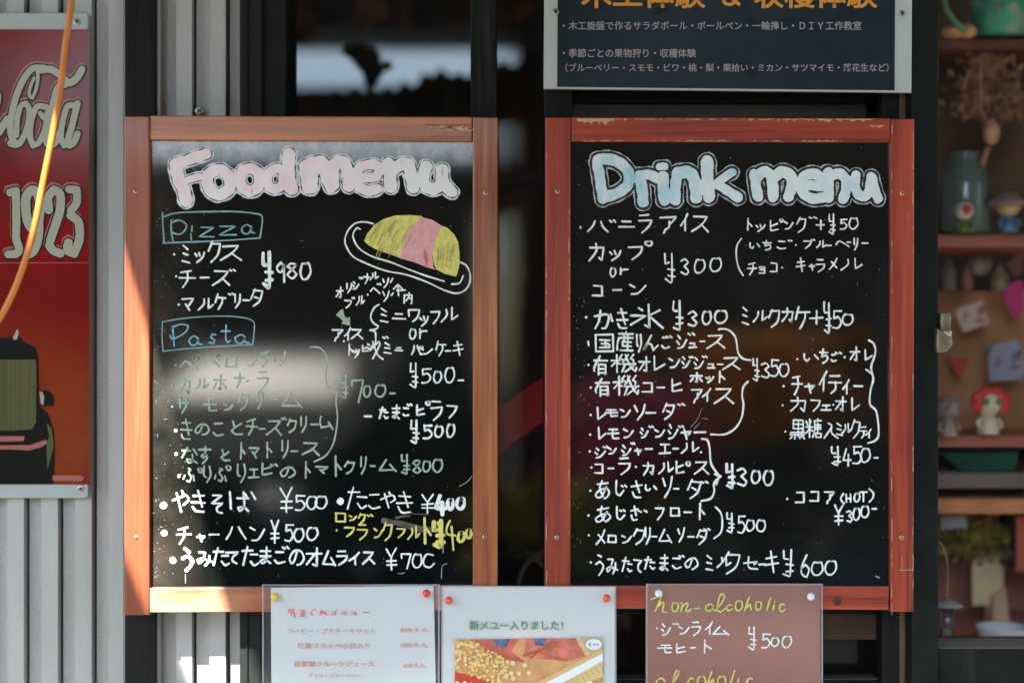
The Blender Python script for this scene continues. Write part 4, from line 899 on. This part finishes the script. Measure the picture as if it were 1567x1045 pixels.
link('badge_ring', b, mat('badge_ink', (.16, .20, .26), .6), s2); printed('4', c[0] - 8.5, c[1] + 3.2, 9.5, bpy.data.materials['badge_ink'], yi - .0020, s2, 0)
# rust red notice lettering
write('~175,222 205,210 235,190; ~255,195 232,250 205,310; ~222,280 262,238 270,255 258,312 288,318; o 330 248 48 62; ~392,248 410,250 398,312; ~400,285 440,248 450,262 432,300 450,312 475,292; ー 500 285 38 8; a 572 250 88 62; ~655,300 700,250 722,200 705,178 685,205 668,290 690,318 730,290; c 732 255 50 50; o 803 235 52 68; ~905,210 888,260 872,305; ~885,285 915,255 920,300; o 955 240 42 58; ~1068,210 1052,255 1040,302; ~1092,262 1085,300; ~1097,238 1098,242; c 1128 250 46 60', SU, 2.9, M['yellow_ink'], yi, s3, 'heading_writing', jit=.15)
write('dot 218 437; シ 253 405 64 82; ゛ 340 400 38 20; ン 385 418 72 62; ラ 478 395 68 96; イ 583 390 54 90; ム 638 425 118 62; dot 228 585; モ 243 555 84 70; ヒ 358 555 72 62; ー 470 577 35 10; ト 545 525 92 96', SU, 2.9, M['white_ink'], yi, s3)
write('Y 898 425 68 176; 5 998 480 64 100; 0 1073 510 54 60; 0 1153 500 68 76', SU, 2.8, M['white_ink'], yi, s3, 'price_writing')
write('a 203 800 95 82; ~320,870 362,810 382,765 365,750 348,790 335,870 365,885 400,860; c 445 800 52 72; o 520 800 60 70; ~628,760 605,820 585,870; ~605,850 640,815 640,868; o 670 800 60 70; ~798,750 780,810 762,862; ~828,815 820,860; c 885 800 50 72', SU, 2.9, M['yellow_ink'], yi, s3, 'heading_writing', jit=.15)

# ------------------------------------------------------------------ things inside, behind the right window
BOOST[0] = 1.45; NEAR[0] = .55
dark_shelf = mat('reddish_shelf_wood', (.34, .11, .065), .5, var=.15, vscale=20, stretch=(.3, 4, 4)); YF = .42
def shelf(a, c, p, q, lab, m=dark_shelf, y=YF, dep=.26):
    b = NB(); pbox(b, a, c, p, q, y, dep, .002); return top('shelf', b, m, lab, 'shelf', 'shelves behind the right window')
shelf(1380, 2000, 60, 75, 'dark red shelf board under the green painted tin', mat('dark_shelf', (.10, .03, .02), .6, var=.2, vscale=20))
shelf(1380, 2000, 359, 378, 'terracotta shelf board under the glass jar'); shelf(1380, 2000, 666, 684, 'terracotta shelf board under the red haired doll')
shelf(1380, 2000, 724, 747, 'grey shelf board under the dark green cloth', mat('grey_shelf', (.15, .12, .10), .6)); shelf(1380, 2000, 763, 786, 'orange wood shelf board above the yellow flowers', mat('orange_shelf', (.50, .19, .08), .5, var=.2, vscale=20))
shelf(1380, 2000, 992, 1010, 'low wooden ledge under the cream price card', dark_shelf, .30, .5)
b = NB(); pbox(b, 1380, 2000, 446, 664, .72, .02); top('cork_panel', b, mat('kraft_board', (.42, .22, .09), .8, var=.15, vscale=12), 'tan kraft panel behind the bunting and cards', 'panel')
b = NB(); pbox(b, 1380, 2000, 790, 990, .82, .02); top('back_panel', b, mat('pinkish_board', (.36, .17, .10), .8, var=.25, vscale=9), 'pinkish brown panel behind the cream price card', 'panel')
b = NB(); pbox(b, 1380, 2000, -250, 440, .86, .02); top('back_panel', b, mat('dark_back_board', (.075, .045, .028), .8, col2=(.20, .12, .07), vscale=7), 'dark brown mottled panel behind the dried flowers', 'panel')
# tin
def cyl_thing(px, p, q, rpx, y, prof, m, name, lab, cat):
    base = P(px, q, y); k = S * (D + dep_(y)) / D; hh = (q - p) * k; rr_ = rpx * k; b = NB(); lathe(b, base, [(rr_ * a, hh * h) for a, h in prof], 32); return top(name, b, m, lab, cat, smooth=True, origin=base)
tin = mat('green_painted_tin', (.05, .35, .22), .4, var=.4, vscale=14); layer(tin, (.50, .60, .48), 22, .5, .56, amt=.8); layer(tin, (.30, .06, .05), 35, .62, .66, amt=.9, seed=3)
t = cyl_thing(1529, -30, 59, 43, YF + .08, [(.93, 0), (.95, .04), (.98, .1), (1, .95), (1.03, .96), (1.03, 1)], tin, 'painted_tin', 'green painted tin with pale flower marks on the dark red shelf', 'tin')
b = NB(); tube(b, [P(x, y, .40) for x, y in ((1440, -20), (1448, 15), (1462, 35), (1478, 48))], .004, 8); top('green_stem', b, mat('green_plastic', (.12, .28, .16), .5), 'green stem leaning beside the green painted tin', 'stem', smooth=True)
b = NB(); ball(b, P(1458, 50, .42), .018, .012, .009); ball(b, P(1480, 48, .42), .014, .012, .011); top('pebble_ornament', b, mat('orange_bits', (.52, .26, .12), .6, var=.3, vscale=60), 'small orange and cream ornament left of the green painted tin', 'ornament', smooth=True)
# dried flowers
b = NB()
def leafquad(b, c, s):
    a = Vector((rnd.gauss(0, 1), rnd.gauss(0, 1), rnd.gauss(0, 1))).normalized(); d = a.cross(Vector((rnd.random(), rnd.random(), 1))).normalized()
    b.faces.new([b.verts.new(c + q) for q in (a * s, d * s * .5, -a * s, -d * s * .5)])
fl = thing('dried_flowers', P(1520, 75, .5), 'brown dried flower bunch hanging head down below the dark red shelf', 'dried flowers')
for i in range(900):
    u = rnd.random(); px = 1512 + rnd.gauss(0, 16 + 10 * u); py = 88 + 90 * u + rnd.gauss(0, 6); leafquad(b, P(px, py, .50 + rnd.uniform(-.03, .03)), .009)
link('blossoms', b, mat('dried_petals', (.30, .17, .10), .9, var=.4, vscale=20), fl)
b = NB()
for x0, x1 in ((1520, 1535), (1512, 1500), (1500, 1505), (1548, 1562), (1530, 1548)): tube(b, [P(x0, 78, .5), P((x0 + x1) / 2 + 3, 130, .5), P(x1, 185, .5)], .0018, 6)
link('stems', b, mat('dry_stem', (.35, .22, .12), .9), fl)
b = NB(); ball(b, P(1517, 203, .46), .0125, .012, .019); tube(b, [P(1513, 225, .46), P(1500, 262, .46)], .004, 8); tube(b, [P(1512, 190, .46), P(1500, 165, .46), P(1502, 80, .46)], .0015, 6)
top('hanging_spoon', b, mat('wooden_spoon', (.50, .27, .16), .6, var=.2, vscale=40), 'small wooden ladle hanging above the glass jar', 'ladle', smooth=True)
# jar
jar = thing('glass_jar', P(1476, 357, .46), 'tall greenish glass jar behind the white ringed doll', 'jar')
b = NB(); k = S * (D + dep_(.46)) / D; base = P(1476, 357, .46); lathe(b, base, [(36 * k, 0), (38 * k, 8 * k), (38 * k, 70 * k), (35 * k, 92 * k), (22 * k, 108 * k), (20 * k, 116 * k), (24 * k, 122 * k), (10 * k, 126 * k), (.0001, 127 * k)], 28)
link('jar_body', b, glassy('green_jar_glass', (.55, .72, .64), 1.6, .05, .35, (.34, .44, .40)), jar, True)
def doll(name, px, pfoot, head_r, y, body, headm, lab, extras, hat=None):
    k = S * (D + dep_(y)) / D; base = P(px, pfoot, y); t = thing(name, base, lab, 'doll'); h = head_r * k
    b = NB(); lathe(b, base, [(h * .72, 0), (h * .78, h * .15), (h * .62, h * .7), (h * .42, h * 1.25), (h * .3, h * 1.4)], 24); link('body', b, body, t, True)
    b = NB(); ball(b, base + Vector((0, 0, h * 2.2)), h, h, h * .95, 24); link('head', b, headm, t, True)
    for nm, m, dx, dz, r in extras:
        b = NB(); yy = -math.sqrt(max(.05, 1 - min(.95, (dx * dx + dz * dz)))) * h * 1.0
        ball(b, base + Vector((dx * h, yy, h * (2.2 + dz))), r * h, r * h * .5, r * h, 12); link(nm, b, m, t, True)
    for s in (-1, 1):
        b = NB(); tube(b, [base + Vector((s * h * .5, -.002, h * 1.1)), base + Vector((s * h * .85, -h * .2, h * .75)), base + Vector((s * h * .7, -h * .5, h * .5))], [h * .17, h * .16, h * .13], 10); link('arm', b, body, t, True)
        b = NB(); ball(b, base + Vector((s * h * .35, -h * .35, h * .12)), h * .24, h * .3, h * .14); link('foot', b, headm, t, True)
    if hat: b = NB(); lathe(b, base + Vector((0, 0, h * 2.35)), [(h * a, h * c) for a, c in hat[0]], 28); link('hat', b, hat[1], t, True)
    return t
mC = lambda n, c: mat(n, c, .4, var=.06, vscale=30)
white, red, black = mC('doll_white', (.60, .52, .46)), mC('doll_red', (.50, .03, .02)), mC('doll_black', (.015, .015, .015))
doll('doll', 1475, 356, 15, .40, mC('doll_green', (.10, .14, .03)), mC('doll_cream', (.62, .55, .46)), 'small doll with a big red nose standing in front of the glass jar', [('nose', red, 0, .05, .48)])
doll('doll', 1543, 356, 19, .40, mC('doll_blue', (.06, .16, .26)), mC('doll_tan', (.52, .36, .16)), 'doll in a wide mauve hat and blue coat beside the glass jar', [('button', white, 0, -.98, .2)], ([(1.75, -.25), (1.5, .15), (.95, .5), (.6, .85), (.0001, .95)], mC('mauve_felt', (.30, .20, .17))))
doll('doll', 1512, 664, 22, .40, mC('doll_white_coat', (.58, .48, .36)), mC('doll_face', (.62, .50, .36)), 'doll with bright red hair and round green eyes on the terracotta shelf', [('eye', mC('doll_eye_green', (.05, .22, .03)), -.42, .05, .25), ('eye', bpy.data.materials['doll_eye_green'], .42, .05, .25), ('hair_lock', red, -.78, .25, .60), ('hair_lock', red, .78, .25, .60), ('hair_lock', red, -.85, -.2, .52), ('hair_lock', red, .85, -.2, .52), ('hair_lock', red, -.35, .72, .45), ('hair_lock', red, .35, .72, .45), ('scarf_knot', red, 0, -1.1, .2)])
doll('doll', 1450, 668, 20, .40, mC('doll_grey', (.30, .22, .18)), mC('doll_grey_head', (.24, .18, .16)), 'grey doll with small purple eyes at the left end of the terracotta shelf', [('eye', mC('doll_purple', (.20, .02, .10)), -.3, 0, .16), ('eye', bpy.data.materials['doll_purple'], .7, 0, .16)])
# cards, bunting and the rest
def card(name, pts, y, m, lab, cat): b = NB(); prism(b, pts, y, .003); return top(name, b, m, lab, cat)
card('pennant', [(1524, 440), (1565, 428), (1568, 470), (1556, 490)], .60, mC('pink_felt', (.49, .03, .15)), 'bright pink triangular pennant on the kraft panel', 'pennant')
card('pennant', [(1448, 545), (1484, 548), (1468, 585)], .66, mC('red_felt', (.45, .06, .04)), 'dull red triangular pennant on the kraft panel', 'pennant')
card('photo_card', [(1460, 474), (1503, 460), (1514, 494), (1474, 509)], .62, layer(mC('card_white', (.55, .44, .38)), (.5, .04, .03), 34, .52, .56, amt=.9), 'tilted white card with red marks on the kraft panel', 'card')
card('picture_card', [(1512, 528), (1562, 520), (1570, 580), (1514, 584)], .60, layer(mC('card_lavender', (.30, .31, .40)), (.12, .02, .02), 30, .53, .57, amt=.9), 'lavender picture card above the red haired doll', 'card')
card('pennant', [(1540, 405), (1566, 380), (1566, 416), (1552, 424)], .70, mC('dusty_pink', (.32, .14, .13)), 'dusty pink paper scrap above the pink pennant', 'pennant')
b = NB(); ball(b, P(1500, 405, .62), .018, .015, .016); top('paper_ball', b, mC('grey_paper', (.30, .26, .22)), 'pale grey paper ball below the glass jar shelf', 'ball', smooth=True)
for px, q, rp, hh, c, lab in ((1452, 444, 12, 46, (.10, .08, .06), 'squat dark bottle at the left end under the glass jar shelf'), (1480, 444, 9, 36, (.22, .07, .06), 'small maroon bottle under the glass jar'), (1530, 446, 13, 40, (.16, .13, .07), 'olive bottle under the doll in the wide hat')):
    cyl_thing(px, q - hh, q, rp, .55, [(.9, 0), (1, .05), (1, .6), (.45, .8), (.4, 1)], mC('bottle_glaze', c), 'bottle', lab, 'bottle')
b = NB(); prism(b, [(1440, 692), (1560, 690), (1556, 722), (1470, 723)], .46, .05, .003); top('folded_cloth', b, mat('dark_green_cloth', (.008, .06, .035), .9, var=.3, vscale=30), 'dark green folded cloth on the grey shelf board', 'cloth')
b = NB()
for i in range(700): leafquad(b, P(1500 + rnd.gauss(0, 34), 822 + rnd.gauss(0, 13), .56 + rnd.uniform(-.04, .04)), .008)
top('yellow_flowers', b, mat('yellow_green_petals', (.30, .24, .02), .8, col2=(.06, .09, .02), vscale=14), 'yellow and green dried flowers under the orange shelf board', 'flowers')
card('grey_box', [(1440, 790), (1478, 788), (1480, 808), (1440, 810)], .52, mC('grey_card', (.30, .30, .32)), 'small grey box under the orange shelf board', 'box')
pc = card('price_card', [(1488, 845), (1536, 845), (1536, 926), (1488, 926)], .60, mC('cream_card', (.62, .48, .26)), 'upright cream card standing behind the lantern', 'card')
b = NB()
for y in (873, 897): ribbon(b, [Vector((1508 * 1 + 0, y)), Vector((1520, y))], 1.5, .0, 0)
b.free()
b = NB(); prism(b, [(1522, 915), (1540, 900), (1546, 958), (1520, 962)], .56, .04, .002); top('cream_carton', b, mC('carton', (.55, .38, .20)), 'small tan carton beside the cream card', 'carton')
b = NB(); pbox(b, 1556, 1700, 790, 875, .50, .04, .002); top('red_box', b, mC('brick_red', (.40, .10, .05)), 'brick red box at the right edge under the orange shelf', 'box')
b = NB(); pbox(b, 1546, 1556, 690, 870, .52, .05, .002); top('black_bracket', b, M['black_metal'], 'black upright bracket beside the brick red box', 'bracket')
cyl_thing(1535, 958, 990, 40, .42, [(.7, 0), (.9, .3), (1, .95), (1, 1), (.93, 1), (.8, .3)], mC('white_bowl', (.62, .60, .56)), 'bowl', 'white bowl on the low wooden ledge', 'bowl')
b = NB(); tube(b, [P(x, y, .46) for x, y in ((1498, 976), (1512, 968), (1530, 972), (1544, 988))], .005, 8); top('basket_handle', b, mC('cane', (.35, .13, .05)), 'curved brown cane handle lying against the white bowl', 'handle', smooth=True)
# lantern just behind the glass
ln = thing('lantern', P(1455, 989, .17), 'small tin lantern on a bent wire hook inside the right window', 'lantern'); k = S * (D + .17) / D; base = P(1449, 988, .17)
tinm = mat('aged_tin', (.10, .085, .06), .5, .5, var=.3, vscale=60)
b = NB(); lathe(b, base, [(13 * k, 0), (14 * k, 2 * k), (13 * k, 4 * k)], 20); link('base', b, tinm, ln, True)
b = NB(); lathe(b, base, [(12 * k, 58 * k), (24 * k, 61 * k), (24 * k, 63 * k), (10 * k, 69 * k), (3 * k, 71 * k)], 24); link('cap', b, mat('pale_tin', (.30, .29, .25), .45, .4), ln, True)
b = NB(); lathe(b, base, [(11 * k, 4 * k), (11 * k, 58 * k)], 20); link('glass_chimney', b, glassy('lantern_glass', (.6, .58, .5), 1.5, .05, .12, (.5, .45, .4)), ln, True)
for a in range(4):
    b = NB(); x, y_ = 12 * k * math.cos(a * math.pi / 2 + .5), 12 * k * math.sin(a * math.pi / 2 + .5); tube(b, [base + Vector((x, y_, 3 * k)), base + Vector((x, y_, 60 * k))], .0012, 6); link('corner_rod', b, tinm, ln, True)
b = NB(); tube(b, [base + Vector((0, 0, 4 * k)), base + Vector((0, 0, 26 * k))], .006, 12); link('candle', b, mC('wax', (.5, .46, .38)), ln, True)
b = NB(); tube(b, [P(q.x, q.y, .17) for q in smooth([(1430, 826), (1437, 829), (1444, 840), (1449, 858), (1450, 880), (1448.5, 920)])], .0014, 8); link('wire_hook', b, mC('brass_wire', (.22, .17, .08)), ln, True)
NEAR[0] = 1.0
# plants and drapes seen through the left window
b = NB(); cdr = [mat('drape_' + n, c, .9, var=.25, vscale=10, stretch=(6, 1, .5)) for n, c in (('olive', (.16, .12, .04)), ('brown', (.20, .11, .06)), ('grey', (.07, .07, .06)))]; b.free()
DR = [(430, 520, 146, 1), (495, 600, 138, 0), (580, 672, 130, 2), (640, 735, 112, 0), (725, 800, 98, 1)]
for i, (x0, x1, yt_, ci) in enumerate(DR):
    b = NB(); cols = []
    for s in range(25):
        px = x0 + (x1 - x0) * s / 24; tp = yt_ + 9 * noise.noise(Vector((px * .05, i * 3.1, 0))) + 12 * (abs(s - 12) / 12) ** 3 + 6 * math.sin(s * .9 + i); y = 1.15 + i * .03 + .02 * math.sin(s * 1.5)
        cols.append([b.verts.new(P(px + 14 * (s - 12) / 12 * v, tp + 330 * v, y)) for v in (0, .3, 1)])
    for s in range(24):
        for v in (0, 1): b.faces.new((cols[s][v], cols[s + 1][v], cols[s + 1][v + 1], cols[s][v + 1]))
    o = top('hanging_garment', b, cdr[ci], ['brown garment hanging at the left end inside the screened window', 'olive garment with deep folds, second from the left inside the screened window', 'dark grey garment in the middle inside the screened window', 'olive garment hanging under the right end of the bright gap', 'brown garment hanging behind the black mullion'][i], 'garment', smooth=True); o.modifiers.new('cloth', 'SOLIDIFY').thickness = .004
pd = thing('dried_plant', P(566, 150, .8), 'dark dried seed head silhouetted against the bright back window', 'dried plant')
b = NB(); tube(b, [P(566, 200, .8), P(566, 140, .8), P(560, 110, .8)], .006, 8); link('stem', b, black, pd, True)
b = NB()
for x, y, r in ((548, 82, 17), (562, 92, 22), (570, 108, 18), (592, 101, 9), (532, 80, 9), (568, 122, 12)): ball(b, P(x, y, .8), r * S * 1.5, .02, r * S * 1.3, 10)
link('seed_head', b, mat('dark_seed_head', (.008, .008, .006), 1, spec=.05), pd, True)
hm = [mat('hanging_leaf_' + str(i), c, .9, var=.4, vscale=20) for i, c in enumerate(((.25, .12, .07), (.04, .03, .02), (.16, .07, .04)))]
for i, (x, y, r, mi) in enumerate(((455, 25, 28, 0), (500, 8, 34, 1), (560, 15, 30, 0), (610, 5, 38, 2), (655, 18, 26, 1), (700, 5, 30, 2), (790, 5, 26, 2), (440, 55, 14, 1), (420, 90, 12, 0))):
    b = NB()
    for j in range(130): leafquad(b, P(x + rnd.gauss(0, r * .42), y + rnd.gauss(0, r * .36), .95 + rnd.uniform(-.05, .05)), .022)
    top('dried_bouquet', b, hm[mi], ['brown dried bouquet nearest the left jamb above the bright back window', 'black dried bouquet hanging second from the left above the bright back window', 'large brown dried bouquet above the seed head', 'reddish dark dried bouquet hanging right of the seed head', 'black dried bouquet between two reddish dark ones, above the bright gap', 'reddish dark dried bouquet touching the black mullion on its left side', 'reddish dark dried bouquet right of the black mullion', 'small black dried sprig against the left end of the bright back window', 'small brown dried sprig hanging lowest beside the left jamb'][i], 'dried flowers', 'dried bouquets hanging inside the screened window')
# red board and looped hose between the menu boards
b = NB(); prism(b, [(700, 668), (900, 528), (900, 596), (700, 742)], .125, .012, .002); top('red_plank', b, mat('red_paint', (.80, .010, .014), .6, var=.1, vscale=8), 'red painted plank slanting behind the screen between the boards', 'plank')
b = NB(); tube(b, [P(q.x, q.y, .40) for q in smooth([(730, 310), (770, 288), (810, 276), (860, 270)])], .008, 8); top('bent_pole', b, mat('dim_grey', (.05, .045, .04), .7), 'dim bent rod high behind the screen between the boards', 'rod', smooth=True)
b = NB(); tube(b, [P(q.x, q.y, .30) for q in smooth([(790, 905), (800, 870), (820, 850), (850, 838)])], .003, 8); tube(b, [P(805, 842, .30), P(850, 880, .30)], .003, 8); top('coiled_wire', b, mC('wire_tan', (.20, .15, .10)), 'thin tan wire looped low behind the screen between the boards', 'wire', smooth=True)

BOOST[0] = 1.0
# ------------------------------------------------------------------ unseen yard; shed, house, car and tubs added for the boards' reflections
leafm = [mat('leaf_' + str(i), c, .7, var=.35, vscale=1.5) for i, c in enumerate(((.035, .06, .018), (.05, .075, .02), (.028, .045, .02)))]; bark = mat('bark', (.08, .06, .045), .9, var=.3, vscale=6, stretch=(3, 3, .5))
def tree(x, y, h, rx, i, lab, low=.6):
    t = thing('tree', (x, y, 0), lab, 'tree', None); b = NB(); tube(b, [(x, y, 0), (x + .1, y, h * .35), (x, y + .1, h * .8)], [.18, .13, .05], 8); link('trunk', b, bark, t, True)
    b = NB()
    blobs = [(x + rnd.uniform(-.75, .75) * rx, y + rnd.uniform(-.6, .6) * rx, rnd.uniform(low + .3, h - .5), rnd.uniform(.5, .9) * rx * .6) for _ in range(16)]
    for j in range(5200):
        bx, by, bz, br = blobs[rnd.randrange(16)]; v = Vector((rnd.gauss(0, 1), rnd.gauss(0, 1), rnd.gauss(0, 1))).normalized() * br * rnd.uniform(.55, 1)
        if bz + v.z < .15 or bz + v.z > h: continue
        leafquad(b, Vector((bx, by, bz)) + v, rnd.uniform(.12, .22))
    for bx, by, bz, br in blobs:
        bmesh.ops.create_icosphere(b, subdivisions=2, radius=br * .72, matrix=Matrix.Translation((bx, by, max(br * .72 + .1, bz))))
    link('crown', b, leafm[i % 3], t); return t
spots = [(-12, 8, 3.2, 'tall tree at the far left across the yard'), (-8.4, 7.5, 2.6, 'second tall tree left of the open sky gap'), (4.0, 9.5, 3.4, 'tall tree rising behind the brown house across the yard'),
         (11.5, 9, 3.2, 'tall tree at the far right across the yard')]
for i, (x, h, rx, lab) in enumerate(spots): tree(x, -15, h, rx, i, lab)
tree(-7.4, -14.5, 8.5, 2.6, 1, 'tall tree added to block sky behind the left end of the low shed'); tree(-7.6, -11.5, 3.0, 1.4, 1, 'low bushy tree at the left end of the low shed')  # first tree added to keep open sky out of the red sign's reflection
shd = mat('dark_brown_cladding', (.12, .075, .045), .8, var=.3, vscale=4, stretch=(4, 1, .3)); rfm = mat('dark_roof_sheet', (.05, .05, .05), .6)
def house(x0, x1, y, dep, h, lab, wins):  # unseen shed and house added to darken what the boards mirror
    t = thing('shed' if h < 3.5 else 'house', ((x0 + x1) / 2, y, 0), lab, 'shed' if h < 3.5 else 'house')
    link('wall', box(NB(), x0, x1, y - dep, y, 0, h - .12), shd, t); link('roof', box(NB(), x0 - .3, x1 + .3, y - dep - .3, y + .35, h - .118, h), rfm, t)
    for a, c, p, q in wins:
        f = link('window', box(NB(), a, c, y + .002, y + .05, p, q), mat('pale_sash', (.35, .33, .30), .6), t)
        b = NB(); box(b, a + .06, c - .06, y + .052, y + .056, p + .06, q - .06); link('pane', b, dgl, f)
    for k in range(int((x1 - x0) / .6)): link('cladding_batten', box(NB(), x0 + .3 + k * .6, x0 + .34 + k * .6, y + .002, y + .03, 0, h - .13), shd, t)
dgl = mat('dark_pane', (.02, .025, .025), .1)
house(-6.2, -.25, -9.2, 3.0, 2.88, 'low dark timber shed across the yard with open sky above it', [(-4.6, -3.7, 1.1, 2.0)])
house(.03, 10.5, -9.0, 4.0, 6.2, 'tall dark brown timber house added to darken the drink board reflections', [(2.8, 4.1, 1.0, 2.1), (6.0, 7.2, 1.0, 2.1)])
# car added out of view so its front glass throws glare on the food board
cr = thing('glare_car', (-1.28, -7.2, 0), 'unseen dark green car added to throw glare on the food board', 'car'); cp_ = (-1.28, -7.2)
carp = mat('dark_green_car_paint', (.010, .018, .014), .7, spec=.08)
prof = [(-2.0, .35), (-2.02, .75), (-1.9, .95), (-1.2, 1.05), (-.7, 1.46), (.25, 1.49), (1.10, 1.08), (1.75, .93), (1.95, .75), (1.98, .4), (1.6, .3), (-1.6, .3)]
b = NB(); f = [b.verts.new((cp_[0] - .78, cp_[1] + a, z)) for a, z in prof]; g_ = [b.verts.new((cp_[0] + .78, cp_[1] + a, z)) for a, z in prof]; b.faces.new(f); b.faces.new(g_[::-1])
for i in range(len(prof)): b.faces.new((f[i], g_[i], g_[(i + 1) % len(prof)], f[(i + 1) % len(prof)]))
bmesh.ops.recalc_face_normals(b, faces=b.faces); bmesh.ops.bevel(b, geom=list(b.edges), offset=.05, segments=3, affect='EDGES', profile=.5); link('body', b, carp, cr, True)
dg = mat('dusty_car_glass', (.03, .035, .04), .44, ior=1.4)
cr.rotation_euler.z = R(12.7)
b = NB(); b.faces.new([b.verts.new((cp_[0] + s * w_, cp_[1] + a, z)) for s, w_, a, z in ((-1, .55, .98, 1.180), (1, .55, .98, 1.180), (1, .46, .52, 1.400), (-1, .46, .52, 1.400))]); link('glare_windscreen', b, dg, cr)
for s in (-1, 1):
    b = NB(); b.faces.new([b.verts.new((cp_[0] + s * .785, cp_[1] + a, z)) for a, z in ((-1.1, 1.08), (-.65, 1.40), (.3, 1.43), (.85, 1.08))]); link('side_window', b, dg, cr)
    b = NB(); box(b, cp_[0] + s * .6 - .13, cp_[0] + s * .6 + .13, cp_[1] + 1.93, cp_[1] + 2.0, .62, .76, .02); link('headlight', b, glassy('lamp_lens', (.8, .8, .8), 2, .1, .4), cr)
    for a in (-1.25, 1.25):
        c = Vector((cp_[0] + s * .72, cp_[1] + a, .31)); b = NB(); bmesh.ops.create_cone(b, cap_ends=True, segments=28, radius1=.31, radius2=.31, depth=.19, matrix=Matrix.Translation(c) @ Matrix.Rotation(R(90), 4, 'Y')); wh = link('wheel', b, mat('tyre', (.02, .02, .02), .8), cr)
        b = NB(); bmesh.ops.create_cone(b, cap_ends=True, segments=20, radius1=.18, radius2=.15, depth=.02, matrix=Matrix.Translation(c + Vector((s * .1, 0, 0))) @ Matrix.Rotation(R(90 * s), 4, 'Y')); link('hubcap', b, mat('alloy', (.5, .5, .5), .3, .9), wh)
def petal(c):
    m = bpy.data.materials.new('petals'); m.use_nodes = True; nt = m.node_tree; nt.nodes.clear(); o = nt.nodes.new('ShaderNodeOutputMaterial'); d = nt.nodes.new('ShaderNodeBsdfDiffuse'); t = nt.nodes.new('ShaderNodeBsdfTranslucent'); x = nt.nodes.new('ShaderNodeMixShader')
    d.inputs[0].default_value = t.inputs[0].default_value = (*c, 1); nt.links.new(d.outputs[0], x.inputs[1]); nt.links.new(t.outputs[0], x.inputs[2]); nt.links.new(x.outputs[0], o.inputs[0]); return m
# flowering tubs added out of view for coloured reflections in the drink board
for x, z, c, lab in ((.44, 1.36, (.60, .06, .16), 'tub of pink azalea blossom added for its reflection in the drink board'), (.86, 1.55, (.65, .24, .04), 'tub of tall orange lilies added for its reflection in the drink board'), (.22, 1.0, (.45, .38, .03), 'tub of low yellow flowers added for its reflection in the drink board')):
    t = thing('reflected_flower_tub', (x, -3.2, 0), lab, 'flower tub'); b = NB(); lathe(b, (x, -3.2, 0), [(.17, 0), (.22, .38), (.25, .4), (.25, .45), (.2, .45)], 24); link('tub', b, mC('clay_pot', (.30, .13, .07)), t, True)
    b = NB(); b2 = NB()
    for j in range(1500):
        v = Vector((rnd.gauss(0, .16), rnd.gauss(0, .14), 0)); zz = .5 + (z - .5) * rnd.random() ** .6; (leafquad(b, Vector((x, -3.2, zz)) + v, .03) if zz > .75 * z and rnd.random() < .75 else leafquad(b2, Vector((x, -3.2, zz)) + v * .8, .035))
    link('blossoms', b, petal(c), t); link('foliage', b2, leafm[1], t)
